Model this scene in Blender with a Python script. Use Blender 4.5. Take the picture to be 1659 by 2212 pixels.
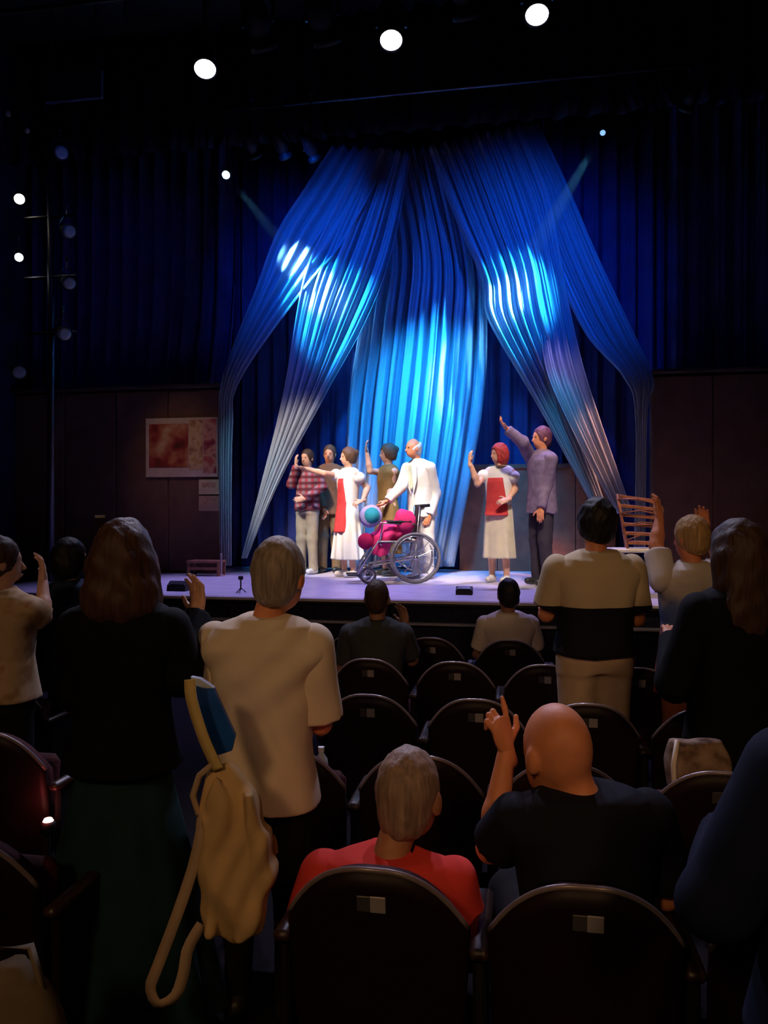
import bpy, math, random
import numpy as np
from mathutils import Vector, Matrix

random.seed(7); np.random.seed(7)
for o in list(bpy.data.objects): bpy.data.objects.remove(o)
SC = bpy.context.scene; C = SC.collection
R = math.radians
PI = math.pi

# ------------------------------------------------------------------ camera
CAMZ = 1.80; YAW = 10.0; F = 1664.0
CY, SY = math.cos(R(YAW)), math.sin(R(YAW))
cd = bpy.data.cameras.new('camera'); cam = bpy.data.objects.new('camera', cd); C.objects.link(cam)
cam.location = (0, 0, CAMZ); cam.rotation_euler = (R(90), 0, R(YAW))
cd.sensor_fit = 'VERTICAL'; cd.sensor_height = 24.0; cd.lens = 24.0*F/2212.0
cd.clip_start = 0.05; cd.clip_end = 80
SC.camera = cam
SC.cycles.use_light_tree = False

def at_d(px, py, d):
    xc = (px-829.5)/F*d
    return Vector((xc*CY-d*SY, xc*SY+d*CY, CAMZ-(py-1106)/F*d))
def dep(px, Y):
    k = (px-829.5)/F
    return Y/(k*SY+CY)
def at(px, py, Y): return at_d(px, py, dep(px, Y))

# ------------------------------------------------------------------ world, exposure, large lights
w = bpy.data.worlds.new('hall_dark'); SC.world = w; w.use_nodes = True
w.node_tree.nodes['Background'].inputs[0].default_value = (0.12, 0.2, 0.6, 1)
w.node_tree.nodes['Background'].inputs[1].default_value = 0.006
vs = SC.view_settings
vs.view_transform = 'Standard'; vs.look = 'None'; vs.exposure = 0.0; vs.gamma = 1.0; vs.use_curve_mapping = False

def spot(name, loc, aim, energy, col, ang, blend=0.4, size=0.06):
    l = bpy.data.lights.new(name, 'SPOT'); o = bpy.data.objects.new(name, l); C.objects.link(o)
    o.location = loc; l.energy = energy; l.color = col; l.spot_size = R(ang); l.spot_blend = blend
    l.shadow_soft_size = size
    o.rotation_euler = (Vector(aim)-Vector(loc)).to_track_quat('-Z', 'Y').to_euler()
    return o
WARM = (1.0, 0.57, 0.27)
# house lamps over the rear stalls (behind the photographer)
spot('house_lamp', (-1.6, -3.4, 4.6), (-0.5, 2.8, 1.15), 205, WARM, 50, 0.7, 0.35)
spot('house_lamp.001', (2.2, -3.0, 4.8), (1.0, 3.6, 1.1), 180, WARM, 46, 0.7, 0.35)
# front-of-house key on the cast
spot('front_of_house_lamp', (-3.6, 4.6, 7.8), at(695, 1110, 10.4), 3900, (1.0, 0.84, 0.70), 15, 0.55, 0.1)
spot('front_of_house_lamp.002', (-2.4, 4.6, 7.8), at(805, 1120, 9.8), 2600, (1.0, 0.84, 0.70), 14, 0.55, 0.1)
spot('front_of_house_lamp.003', (-1.2, 4.6, 7.8), at(905, 1130, 9.5), 3300, (1.0, 0.86, 0.74), 13.5, 0.55, 0.1)
spot('front_of_house_lamp.001', (0.4, 4.4, 7.8), at(1095, 1120, 9.2), 2300, (1.0, 0.82, 0.66), 14.5, 0.55, 0.12)
# lilac top light on the stage floor
spot('front_of_house_lamp.004', (1.2, 4.4, 7.8), at(1168, 1050, 8.9), 450, (0.85, 0.75, 0.9), 14, 0.6, 0.1)
spot('stage_wash_lamp', (-2.9, 9.75, 6.6), (-3.1, 8.2, 0.95), 1250, (0.46, 0.38, 1.0), 50, 0.8, 0.15)
spot('stage_wash_lamp.001', (0.1, 9.75, 6.6), (0.1, 8.2, 0.95), 1250, (0.46, 0.38, 1.0), 50, 0.8, 0.15)
spot('table_fill', (2.6, 4.6, 7.2), at(1400, 1165, 7.9), 1000, (1.0, 0.72, 0.46), 15, 0.7, 0.1)  # added warm fill to brighten the white tabletop, has no fixture
# blue washes on the drapes
spot('drape_wash_lamp', (-2.7, 8.3, 5.9), at(735, 590, 10.5), 250, (0.005, 0.10, 1.0), 94, 1.0, 0.1)
spot('drape_wash_lamp.001', (0.3, 8.3, 5.9), at(1140, 580, 10.5), 270, (0.005, 0.10, 1.0), 92, 1.0, 0.1)
spot('drape_wash_lamp.002', (-1.1, 8.9, 5.6), at(925, 1000, 10.9), 1750, (0.010, 0.31, 1.0), 60, 1.0, 0.1)
# teal on the low end of the left gathered drape, rose on the right one
spot('drape_tail_lamp', (-4.4, 8.0, 5.6), at(572, 1070, 10.05), 520, (0.22, 0.78, 1.0), 20, 1.0, 0.08)
spot('drape_tail_lamp.001', (1.9, 7.6, 5.6), at(1285, 970, 9.7), 1700, (1.0, 0.42, 0.28), 14, 0.8, 0.08)
spot('drape_tail_lamp.002', (-0.4, 8.2, 5.8), at(1215, 980, 10.05), 480, (0.07, 0.52, 1.0), 17, 1.0, 0.08)
# dim fill spots added without fixtures to lift the navy side curtains and poster panel
spot('side_fill', (-4.0, 7.2, 6.6), at(230, 620, 10.1), 17, (0.03, 0.12, 1.0), 62, 1.0, 0.1)
spot('side_fill.001', (2.6, 7.2, 6.6), at(1560, 640, 10.2), 9, (0.04, 0.09, 1.0), 62, 1.0, 0.1)
spot('panel_fill', (-4.2, 6.6, 5.6), at(385, 990, 10.05), 85, (1.0, 0.62, 0.42), 22, 1.0, 0.1)

# ------------------------------------------------------------------ helpers
def link(o, parent=None):
    C.objects.link(o)
    if parent is not None: o.parent = parent
    return o
def tag(o, label=None, cat=None, group=None, kind=None):
    if label: o['label'] = label
    if cat: o['category'] = cat
    if group: o['group'] = group
    if kind: o['kind'] = kind
    return o
def thing(name, label, cat, loc=(0,0,0), rz=0, group=None):
    o = bpy.data.objects.new(name, None); C.objects.link(o)
    o.location = loc; o.rotation_euler = (0, 0, rz); o.empty_display_size = 0.1
    return tag(o, label, cat, group)
def mesh(name, v, f, mat, parent=None, smooth=True):
    me = bpy.data.meshes.new(name)
    if isinstance(v, np.ndarray):
        nf = len(f)
        me.vertices.add(len(v)); me.vertices.foreach_set('co', v.astype(np.float32).ravel())
        me.loops.add(nf*4); me.loops.foreach_set('vertex_index', f.astype(np.int32).ravel())
        me.polygons.add(nf); me.polygons.foreach_set('loop_start', np.arange(nf, dtype=np.int32)*4)
        me.update(calc_edges=True); me.validate()
    else:
        me.from_pydata([tuple(p) for p in v], [], [tuple(q) for q in f]); me.update()
    if mat is not None: me.materials.append(mat)
    me.polygons.foreach_set('use_smooth', np.full(len(me.polygons), smooth))
    return link(bpy.data.objects.new(name, me), parent)

class MB:
    def __init__(s): s.v = []; s.f = []
    def add(s, v, f):
        n = len(s.v); s.v += [Vector(p) for p in v]; s.f += [tuple(i+n for i in q) for q in f]; return s
    def box(s, c, d, rz=0.0, M=None, b=0.0):
        x, y, z = [t/2 for t in d]; b = min(b, x*.9, y*.9, z*.9)
        pts = []
        if b <= 0:
            pts = [Vector((sx*x, sy*y, sz*z)) for sz in (-1,1) for sy in (-1,1) for sx in (-1,1)]
            fs = [(0,2,3,1),(4,5,7,6),(0,1,5,4),(2,6,7,3),(0,4,6,2),(1,3,7,5)]
        else:
            loop = [(-x+b,-y),(x-b,-y),(x,-y+b),(x,y-b),(x-b,y),(-x+b,y),(-x,y-b),(-x,-y+b)]
            ins = [(-x+b,-y+b),(x-b,-y+b),(x-b,-y+b),(x-b,y-b),(x-b,y-b),(-x+b,y-b),(-x+b,y-b),(-x+b,-y+b)]
            rings = [(ins,-z),(loop,-z+b),(loop,z-b),(ins,z)]
            for L, zz in rings: pts += [Vector((p[0],p[1],zz)) for p in L]
            fs = [tuple(reversed(range(8))), tuple(range(24,32))]
            for r in range(3):
                for i in range(8):
                    j = (i+1) % 8; fs.append((r*8+i, r*8+j, r*8+8+j, r*8+8+i))
        if M is None: M = Matrix.Rotation(rz, 3, 'Z')
        s.add([M @ p + Vector(c) for p in pts], fs); return s
    def tube(s, pts, rad, n=8, cap=True):
        pts = [Vector(p) for p in pts]; m = len(pts)
        rads = rad if isinstance(rad, (list, tuple)) else [rad]*m
        ring0 = len(s.v); up = None
        for i, p in enumerate(pts):
            t = (pts[min(i+1, m-1)]-pts[max(i-1, 0)]).normalized()
            if up is None:
                up = Vector((0,0,1)) if abs(t.z) < .9 else Vector((1,0,0))
            a = t.cross(up).normalized(); b = a.cross(t).normalized(); up = b
            for k in range(n):
                q = 2*PI*k/n; s.v.append(p + (a*math.cos(q)+b*math.sin(q))*rads[i])
        for i in range(m-1):
            for k in range(n):
                k2 = (k+1) % n
                s.f.append((ring0+i*n+k, ring0+i*n+k2, ring0+(i+1)*n+k2, ring0+(i+1)*n+k))
        if cap:
            s.f.append(tuple(ring0+k for k in reversed(range(n)))); s.f.append(tuple(ring0+(m-1)*n+k for k in range(n)))
        return s
    def lathe(s, prof, M=None, n=20, cap=True):   # prof: (r, z)
        M = M or Matrix.Identity(4); r0 = len(s.v)
        for r, z in prof:
            for k in range(n):
                q = 2*PI*k/n; s.v.append(M @ Vector((r*math.cos(q), r*math.sin(q), z)))
        for i in range(len(prof)-1):
            for k in range(n):
                k2 = (k+1) % n; s.f.append((r0+i*n+k, r0+i*n+k2, r0+(i+1)*n+k2, r0+(i+1)*n+k))
        if cap:
            s.f.append(tuple(r0+k for k in reversed(range(n)))); s.f.append(tuple(r0+(len(prof)-1)*n+k for k in range(n)))
        return s
    def ribbon(s, pts, wdirs, width, thick=0.004):
        pts = [Vector(p) for p in pts]; m = len(pts); r0 = len(s.v)
        for i, p in enumerate(pts):
            t = (pts[min(i+1, m-1)]-pts[max(i-1, 0)]).normalized()
            wd = Vector(wdirs[i] if isinstance(wdirs, list) else wdirs); wd = (wd - t*wd.dot(t)).normalized(); nn = t.cross(wd).normalized()
            for a, b in ((-1,-1),(1,-1),(1,1),(-1,1)): s.v.append(p+wd*(a*width/2)+nn*(b*thick/2))
        for i in range(m-1):
            for k in range(4):
                k2 = (k+1) % 4; s.f.append((r0+i*4+k, r0+i*4+k2, r0+i*4+4+k2, r0+i*4+4+k))
        s.f.append((r0+3, r0+2, r0+1, r0)); e = r0+(m-1)*4; s.f.append((e, e+1, e+2, e+3)); return s
    def build(s, name, mat, parent=None, smooth=False):
        return mesh(name, s.v, s.f, mat, parent, smooth)

# ------------------------------------------------------------------ materials
MATS = {}
def mat(key, col, rough=0.7, spec=0.3, metal=0.0, var=0.12, scale=30.0, bump=0.15, emit=None, estr=0.0, coat=0.0):
    if key in MATS: return MATS[key]
    m = bpy.data.materials.new(key); m.use_nodes = True; nt = m.node_tree; b = nt.nodes['Principled BSDF']
    b.inputs['Roughness'].default_value = rough; b.inputs['Metallic'].default_value = metal
    b.inputs['Specular IOR Level'].default_value = spec; b.inputs['Coat Weight'].default_value = coat
    tc = nt.nodes.new('ShaderNodeTexCoord'); nz = nt.nodes.new('ShaderNodeTexNoise')
    nz.inputs['Scale'].default_value = scale; nz.inputs['Detail'].default_value = 4
    nt.links.new(tc.outputs['Object'], nz.inputs['Vector'])
    rp = nt.nodes.new('ShaderNodeValToRGB')
    a = tuple(max(0, c*(1-var)) for c in col); d = tuple(min(1, c*(1+var)) for c in col)
    rp.color_ramp.elements[0].position = 0.3; rp.color_ramp.elements[1].position = 0.7
    rp.color_ramp.elements[0].color = (*a, 1); rp.color_ramp.elements[1].color = (*d, 1)
    nt.links.new(nz.outputs['Fac'], rp.inputs['Fac']); nt.links.new(rp.outputs['Color'], b.inputs['Base Color'])
    if bump:
        bm = nt.nodes.new('ShaderNodeBump'); bm.inputs['Strength'].default_value = bump; bm.inputs['Distance'].default_value = 0.01
        nt.links.new(nz.outputs['Fac'], bm.inputs['Height']); nt.links.new(bm.outputs['Normal'], b.inputs['Normal'])
    if emit:
        b.inputs['Emission Color'].default_value = (*emit, 1); b.inputs['Emission Strength'].default_value = estr
    MATS[key] = m; return m
def hairmat(key, col, rough=.55, var=.35):
    if key in MATS: return MATS[key]
    m = mat(key, col, rough, .3, 0, var, 70, .5); nt = m.node_tree; nz = [n for n in nt.nodes if n.type == 'TEX_NOISE'][0]; tc = [n for n in nt.nodes if n.type == 'TEX_COORD'][0]
    mp = nt.nodes.new('ShaderNodeMapping'); mp.inputs['Scale'].default_value = (1, 1, .09); nt.links.new(tc.outputs['Object'], mp.inputs['Vector']); nt.links.new(mp.outputs['Vector'], nz.inputs['Vector']); return m
def cloth(key, col, var=0.15, scale=9.0, bump=0.25, rough=0.85): return mat(key, col, rough, 0.15, 0, var, scale, bump)
def bands(key, stops, axis='Z', lo=0.0, hi=1.0, noise=0.0, const=True, nscale=12):
    """fabric whose colour is set in bands along an object axis"""
    if key in MATS: return MATS[key]
    m = cloth(key, (.5,.5,.5)); nt = m.node_tree; b = nt.nodes['Principled BSDF']; nz = [n for n in nt.nodes if n.type == 'TEX_NOISE'][0]
    nz.inputs['Scale'].default_value = nscale
    tc = [n for n in nt.nodes if n.type == 'TEX_COORD'][0]; sp = nt.nodes.new('ShaderNodeSeparateXYZ'); nt.links.new(tc.outputs['Object'], sp.inputs[0])
    mr = nt.nodes.new('ShaderNodeMapRange'); mr.inputs[1].default_value = lo; mr.inputs[2].default_value = hi
    if noise:
        ad = nt.nodes.new('ShaderNodeMath'); ad.operation = 'MULTIPLY_ADD'; ad.inputs[1].default_value = noise
        nt.links.new(nz.outputs['Fac'], ad.inputs[0]); nt.links.new(sp.outputs[axis], ad.inputs[2]); nt.links.new(ad.outputs[0], mr.inputs[0])
    else: nt.links.new(sp.outputs[axis], mr.inputs[0])
    rp = nt.nodes.new('ShaderNodeValToRGB'); cr = rp.color_ramp; cr.interpolation = 'CONSTANT' if const else 'LINEAR'
    cr.elements[0].position = stops[0][0]; cr.elements[0].color = (*stops[0][1], 1)
    cr.elements[1].position = stops[1][0]; cr.elements[1].color = (*stops[1][1], 1)
    for p, c in stops[2:]:
        e = cr.elements.new(p); e.color = (*c, 1)
    nt.links.new(mr.outputs[0], rp.inputs[0]); nt.links.new(rp.outputs[0], b.inputs['Base Color'])
    return m
def plaid(key, c1, c2, c3, scale=22):
    if key in MATS: return MATS[key]
    m = cloth(key, c1); nt = m.node_tree; b = nt.nodes['Principled BSDF']; tc = [n for n in nt.nodes if n.type == 'TEX_COORD'][0]
    ws = []
    for d in ('X', 'Z'):
        wv = nt.nodes.new('ShaderNodeTexWave'); wv.bands_direction = d; wv.inputs['Scale'].default_value = scale/6; wv.inputs['Distortion'].default_value = 0.6
        nt.links.new(tc.outputs['Object'], wv.inputs['Vector']); ws.append(wv)
    m1 = nt.nodes.new('ShaderNodeMix'); m1.data_type = 'RGBA'; m1.inputs[6].default_value = (*c1, 1); m1.inputs[7].default_value = (*c2, 1); nt.links.new(ws[0].outputs['Fac'], m1.inputs[0])
    m2 = nt.nodes.new('ShaderNodeMix'); m2.data_type = 'RGBA'; m2.inputs[7].default_value = (*c3, 1)
    nt.links.new(ws[1].outputs['Fac'], m2.inputs[0]); nt.links.new(m1.outputs[2], m2.inputs[6]); nt.links.new(m2.outputs[2], b.inputs['Base Color'])
    return m
def blotch(key, cols, scale=6.0, rough=0.8):
    """several colours in soft patches (a print)"""
    if key in MATS: return MATS[key]
    m = cloth(key, cols[0]); nt = m.node_tree; b = nt.nodes['Principled BSDF']; nz = [n for n in nt.nodes if n.type == 'TEX_NOISE'][0]; nz.inputs['Scale'].default_value = scale; nz.inputs['Detail'].default_value = 2
    rp = nt.nodes.new('ShaderNodeValToRGB'); cr = rp.color_ramp; n = len(cols)
    for i, c in enumerate(cols):
        p = 0.34+0.32*i/(n-1)
        if i < 2: e = cr.elements[i]; e.position = p
        else: e = cr.elements.new(p)
        e.color = (*c, 1)
    nt.links.new(nz.outputs['Fac'], rp.inputs[0]); nt.links.new(rp.outputs[0], b.inputs['Base Color']); b.inputs['Roughness'].default_value = rough
    return m
def sheer(key, col, trans=0.35):
    if key in MATS: return MATS[key]
    m = bpy.data.materials.new(key); m.use_nodes = True; nt = m.node_tree; nt.nodes.clear()
    out = nt.nodes.new('ShaderNodeOutputMaterial'); df = nt.nodes.new('ShaderNodeBsdfDiffuse'); tr = nt.nodes.new('ShaderNodeBsdfTranslucent')
    gl = nt.nodes.new('ShaderNodeBsdfGlossy'); gl.inputs['Roughness'].default_value = 0.35
    mx = nt.nodes.new('ShaderNodeMixShader'); mx.inputs[0].default_value = trans; mg = nt.nodes.new('ShaderNodeMixShader'); mg.inputs[0].default_value = 0.05
    tc = nt.nodes.new('ShaderNodeTexCoord'); nz = nt.nodes.new('ShaderNodeTexNoise'); nz.inputs['Scale'].default_value = 14
    rp = nt.nodes.new('ShaderNodeValToRGB'); rp.color_ramp.elements[0].color = (*[c*.85 for c in col], 1); rp.color_ramp.elements[1].color = (*col, 1)
    nt.links.new(tc.outputs['Object'], nz.inputs['Vector']); nt.links.new(nz.outputs['Fac'], rp.inputs[0])
    for n_ in (df, tr, gl): nt.links.new(rp.outputs[0], n_.inputs['Color'])
    nt.links.new(df.outputs[0], mx.inputs[1]); nt.links.new(tr.outputs[0], mx.inputs[2])
    nt.links.new(mx.outputs[0], mg.inputs[1]); nt.links.new(gl.outputs[0], mg.inputs[2]); tp = nt.nodes.new('ShaderNodeBsdfTransparent'); mt = nt.nodes.new('ShaderNodeMixShader'); mt.inputs[0].default_value = 0.22
    nt.links.new(mg.outputs[0], mt.inputs[1]); nt.links.new(tp.outputs[0], mt.inputs[2]); nt.links.new(mt.outputs[0], out.inputs[0])
    MATS[key] = m; return m
def emis(key, col, st):
    if key in MATS: return MATS[key]
    m = bpy.data.materials.new(key); m.use_nodes = True; b = m.node_tree.nodes['Principled BSDF']
    b.inputs['Base Color'].default_value = (*col, 1); b.inputs['Emission Color'].default_value = (*col, 1); b.inputs['Emission Strength'].default_value = st
    MATS[key] = m; return m

BLACK = mat('black_paint', (0.008, 0.008, 0.010), 0.6, 0.3, 0, .2, 20, .1)
MATTE = mat('matte_black', (0.012, 0.012, 0.016), 0.85, 0.2, 0, .25, 8, .2)
STEEL = mat('dark_steel', (0.06, 0.06, 0.07), 0.4, 0.5, 0.8, .15, 30, .05)
CHROME = mat('chrome', (0.6, 0.6, 0.63), 0.25, 0.5, 1.0, .05, 30, .02)
NAVYWALL = mat('navy_wall', (0.012, 0.02, 0.07), 0.9, 0.1, 0, .3, 3, .2)
BROWNWALL = mat('brown_panel', (0.16, 0.085, 0.06), 0.75, 0.2, 0, .2, 4, .2)
CARPET = mat('dark_carpet', (0.012, 0.010, 0.012), 0.95, 0.05, 0, .4, 120, .5)

# ------------------------------------------------------------------ structure of the hall
def struct(name, mb, m, smooth=False, label=None):
    o = mb.build(name, m, None, smooth); o['kind'] = 'structure'
    if label: o['label'] = label
    return o
XL, XR, YB, YF = -7.2, 6.0, -5.0, 11.9
struct('floor', MB().box(((XL+XR)/2, (YB+YF)/2, -0.05), (XR-XL+.4, YF-YB+.4, 0.1)), CARPET)
struct('ceiling', MB().box(((XL+XR)/2, (YB+YF)/2, 8.45), (XR-XL+.4, YF-YB+.4, 0.1)), MATTE)
struct('wall_left', MB().box((XL-.1, (YB+YF)/2, 4.2), (0.2, YF-YB+.4, 8.4)), NAVYWALL)
struct('wall_right', MB().box((XR+.1, (YB+YF)/2, 4.2), (0.2, YF-YB+.4, 8.4)), NAVYWALL)
struct('wall_back', MB().box(((XL+XR)/2, YF+.1, 4.2), (XR-XL+.4, 0.2, 8.4)), NAVYWALL)
struct('wall_rear', MB().box(((XL+XR)/2, YB-.1, 4.2), (XR-XL+.4, 0.2, 8.4)), MATTE)

SZ = 0.95; SF = 7.4   # stage height, stage front edge
STAGE = mat('stage_floor', (0.62, 0.56, 0.66), 0.32, 0.5, 0, .12, 5, .05)
st = thing('stage_platform', 'raised stage platform with a pale floor and dark front', 'stage', (0, 0, 0)); st['kind'] = 'structure'
sfx0, sfx1 = -5.9, 3.4
MB().box(((sfx0+sfx1)/2, (SF+YF)/2, SZ-.03), (sfx1-sfx0, YF-SF, 0.06), b=.012).build('stage_floor', STAGE, st)
FASC = mat('stage_front_cloth', (0.012, 0.012, 0.03), 0.8, 0.2, 0, .5, 25, .3)
nfp = 8
for i in range(nfp):
    wpan = (sfx1-sfx0)/nfp
    MB().box((sfx0+wpan*(i+.5), SF+.05, (SZ-.07)/2), (wpan-.012, .05, SZ-.075), b=.006).build('front_panel', FASC, st)
MB().box(((sfx0+sfx1)/2, SF-.02, .72), (sfx1-sfx0, .09, .022), b=.005).build('ledge', mat('ledge_edge', (.35,.33,.42), .4, .4), st)
MB().box(((sfx0+sfx1)/2, SF+.012, SZ-.05), (sfx1-sfx0, .03, .03), b=.004).build('nosing', BLACK, st)

# low house panels either side of the scenery opening
XO0, XO1, YP, ZP = -4.04, 1.62, 10.05, 3.52
def panel_wall(name, x0, x1):
    o = struct(name, MB().box(((x0+x1)/2, YP+.09, ZP/2), (x1-x0, .12, ZP)), BROWNWALL)
    n = max(1, round((x1-x0)/.78)); wd = (x1-x0)/n
    me = None
    for i in range(n):
        b = MB().box((0, 0, 0), (wd-.02, .03, ZP-SZ-.06), b=.008)
        if me is None: p = b.build('panel', BROWNWALL, o); me = p.data
        else: p = link(bpy.data.objects.new('panel', me), o)
        p.location = (x0+wd*(i+.5), YP+.016, SZ+(ZP-SZ)/2)
    MB().box(((x0+x1)/2, YP+.01, ZP+.02), (x1-x0, .22, .05), b=.01).build('cap_rail', mat('cap_rail', (.06,.04,.035), .5, .4), o)
    return o
panel_wall('wall_stage_left', XL, XO0)
panel_wall('wall_stage_right', XO1, XR)

# ------------------------------------------------------------------ drapes
def catmull(pts, t):
    n = len(pts)-1; x = t*n; i = min(int(x), n-1); f = x-i
    p0 = pts[max(i-1, 0)]; p1 = pts[i]; p2 = pts[i+1]; p3 = pts[min(i+2, n)]
    return 0.5*((2*p1)+(p2-p0)*f+(2*p0-5*p1+4*p2-p3)*f*f+(3*p1-p0-3*p2+p3)*f*f*f)
def drape(name, rows, pleats, amp, m, label, cat='drape', group=None, nu=None, nv=70, seed=0, lin=False, parent=None):
    rnd = random.Random(seed); L = [Vector(a) for a, b in rows]; Rr = [Vector(b) for a, b in rows]
    nu = nu or int(pleats*14); vv = []; ph = [rnd.uniform(0, 6.28) for _ in range(8)]
    wmax = max((b-a).length for a, b in zip(L, Rr))
    for j in range(nv+1):
        t = j/nv; a = catmull(L, t); b = catmull(Rr, t); wd = (b-a).length
        tt = (catmull(L, min(1, t+.01))-catmull(L, max(0, t-.01)))
        nrm = (b-a).cross(tt).normalized()
        if nrm.y > 0: nrm = -nrm
        am = amp*(0.12+0.88*wd/wmax)
        for i in range(nu+1):
            u = i/nu; uu = u+0.012*math.sin(7*u*PI+ph[0]+t*2)+0.008*math.sin(13*u*PI+ph[1]-t*3)
            q = 2*PI*pleats*uu
            k = math.sin(q+ph[2])+0.45*math.sin(2.03*q+ph[3]+t)+0.5*math.sin(.47*q+ph[4])*math.sin(t*3+ph[5])+.25*math.sin(3.7*q+ph[6]+t*4)
            vv.append(a.lerp(b, uu if 0 < i < nu else u)+nrm*(am*k))
    ff = [(j*(nu+1)+i, j*(nu+1)+i+1, (j+1)*(nu+1)+i+1, (j+1)*(nu+1)+i) for j in range(nv) for i in range(nu)]
    o = mesh(name, vv, ff, m, parent, True)
    sm = o.modifiers.new('thickness', 'SOLIDIFY'); sm.thickness = 0.003
    if parent is None: tag(o, label, cat, group)
    return o
SHEER = sheer('sheer_fabric', (0.56, 0.61, 0.70), 0.4)
BACKD = cloth('backdrop_cloth', (0.035, 0.045, 0.16), .2, 3, .2)
GD = 'sheer drapes framing the stage'
def rowsY(*r): return [(at(a, b, Y), at(c, d, Y)) for (a, b, c, d, Y) in r]
# cloth backdrop behind everything
drape('backdrop_curtain', [((XO0-.4, 11.45, 7.6), (XO1+.5, 11.45, 7.6)), ((XO0-.4, 11.45, 4), (XO1+.5, 11.45, 4)), ((XO0-.4, 11.45, SZ+.02), (XO1+.5, 11.45, SZ+.02))],
      26, .05, BACKD, 'dark blue pleated backdrop curtain hanging behind the sheer drapes', 'curtain', seed=3, nv=8)
drape('center_drape', rowsY((770,330,985,315,10.95),(795,520,1045,560,10.9),(775,700,1052,690,10.85),(748,900,1042,880,10.8),(735,1226,980,1224,10.75)), 11, .075, SHEER,
      'wide blue-lit sheer drape fanning down the middle behind the cast', 'drape', GD, seed=1)
drape('gathered_drape', rowsY((795,322,890,330,10.6),(700,505,850,540,10.45),(655,615,795,690,10.3),(614,850,706,850,10.15),(566,1040,604,1040,10.05),(521,1206,533,1206,10.0)), 6, .065, SHEER,
      'pale sheer drape gathered to a point beside the group of five performers', 'drape', GD, seed=2)
drape('swag_drape', rowsY((720,316,850,324,10.68),(660,410,800,430,10.55),(600,506,735,540,10.42),(550,640,662,622,10.28),(482,815,520,820,10.0),(474,930,503,930,9.97),(476,1222,500,1222,9.95)), 5, .055, SHEER,
      'dim sheer drape swagged outward to the panel with the poster', 'drape', GD, seed=4)
drape('gathered_drape', rowsY((925,318,1065,284,10.6),(985,470,1120,440,10.5),(1042,605,1160,570,10.35),(1056,690,1182,690,10.25),(1160,872,1232,862,10.1),(1296,1120,1318,1118,10.0)), 6, .065, SHEER,
      'blue sheer drape gathered behind the man with the raised arm', 'drape', GD, seed=5)
drape('gathered_drape', rowsY((1030,288,1125,276,10.68),(1085,430,1186,428,10.58),(1135,570,1212,560,10.45),(1165,700,1236,690,10.3),(1192,835,1272,832,9.8),(1330,1110,1366,1108,9.5)), 4, .06, SHEER,
      'sheer drape whose lower end glows pink above the slatted rack', 'drape', GD, seed=6)
drape('swag_drape', rowsY((1085,276,1162,268,10.78),(1140,395,1216,378,10.7),(1180,540,1294,560,10.6),(1262,720,1370,722,10.4),(1345,815,1412,822,10.0),(1372,900,1398,900,9.97),(1370,1190,1394,1190,9.95)), 5, .055, SHEER,
      'deep blue sheer drape swagged outward toward the bare brown panel', 'drape', GD, seed=8)
a, b = at(992, 1004, 11.25), at(1330, 1210, 11.25)
FLATM = mat('flat_brown', (.30,.12,.07), .8, .1, 0, .2, 5, .1)
fl = thing('scenery_flat', 'dark brown scenery flat behind the two performers at right', 'scenery', ((a.x+b.x)/2, 11.25, SZ)); fw, fh = b.x-a.x, a.z-SZ
for i in range(4): MB().box((-fw/2+fw*(i+.5)/4, 0, fh/2), (fw/4-.008, .03, fh), b=.004).build('board', FLATM, fl)
MB().box((0, -.025, fh-.03), (fw, .03, .06), b=.004).build('top_rail', BROWNWALL, fl); MB().box((0, .03, fh*.4), (fw*.9, .03, .06)).build('brace', BROWNWALL, fl)
NAVYC = cloth('navy_curtain', (0.035, 0.05, 0.16), .3, 3, .2)
drape('leg_curtain', [((XL+.1, YP+.3, 8.0), (XO0+.1, YP+.3, 8.0)), ((XL+.1, YP+.3, 5), (XO0+.1, YP+.3, 5)), ((XL+.1, YP+.3, ZP-.2), (XO0-.1, YP+.3, ZP-.2))], 13, .06, NAVYC,
      'dark navy side curtain above the panel with the poster', 'curtain', 'navy side curtains', seed=9, nv=8)
drape('leg_curtain', [((XO1+.2, YP+.3, 8.0), (XR-.1, YP+.3, 8.0)), ((XO1+.2, YP+.3, 5), (XR-.1, YP+.3, 5)), ((XO1+.2, YP+.3, ZP-.2), (XR-.1, YP+.3, ZP-.2))], 16, .06, NAVYC,
      'dark navy side curtain above the bare brown panel', 'curtain', 'navy side curtains', seed=10, nv=8)
drape('border_curtain', [((XL+.1, 9.9, 8.35), (XR-.1, 9.9, 8.35)), ((XL+.1, 9.9, 7.6), (XR-.1, 9.9, 7.6)), ((XL+.1, 9.9, 6.75), (XR-.1, 9.9, 6.75))], 34, .05, cloth('border_cloth', (.012,.013,.03)),
      'black border curtain hanging across the top of the stage', 'curtain', seed=11, nv=6)

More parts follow.
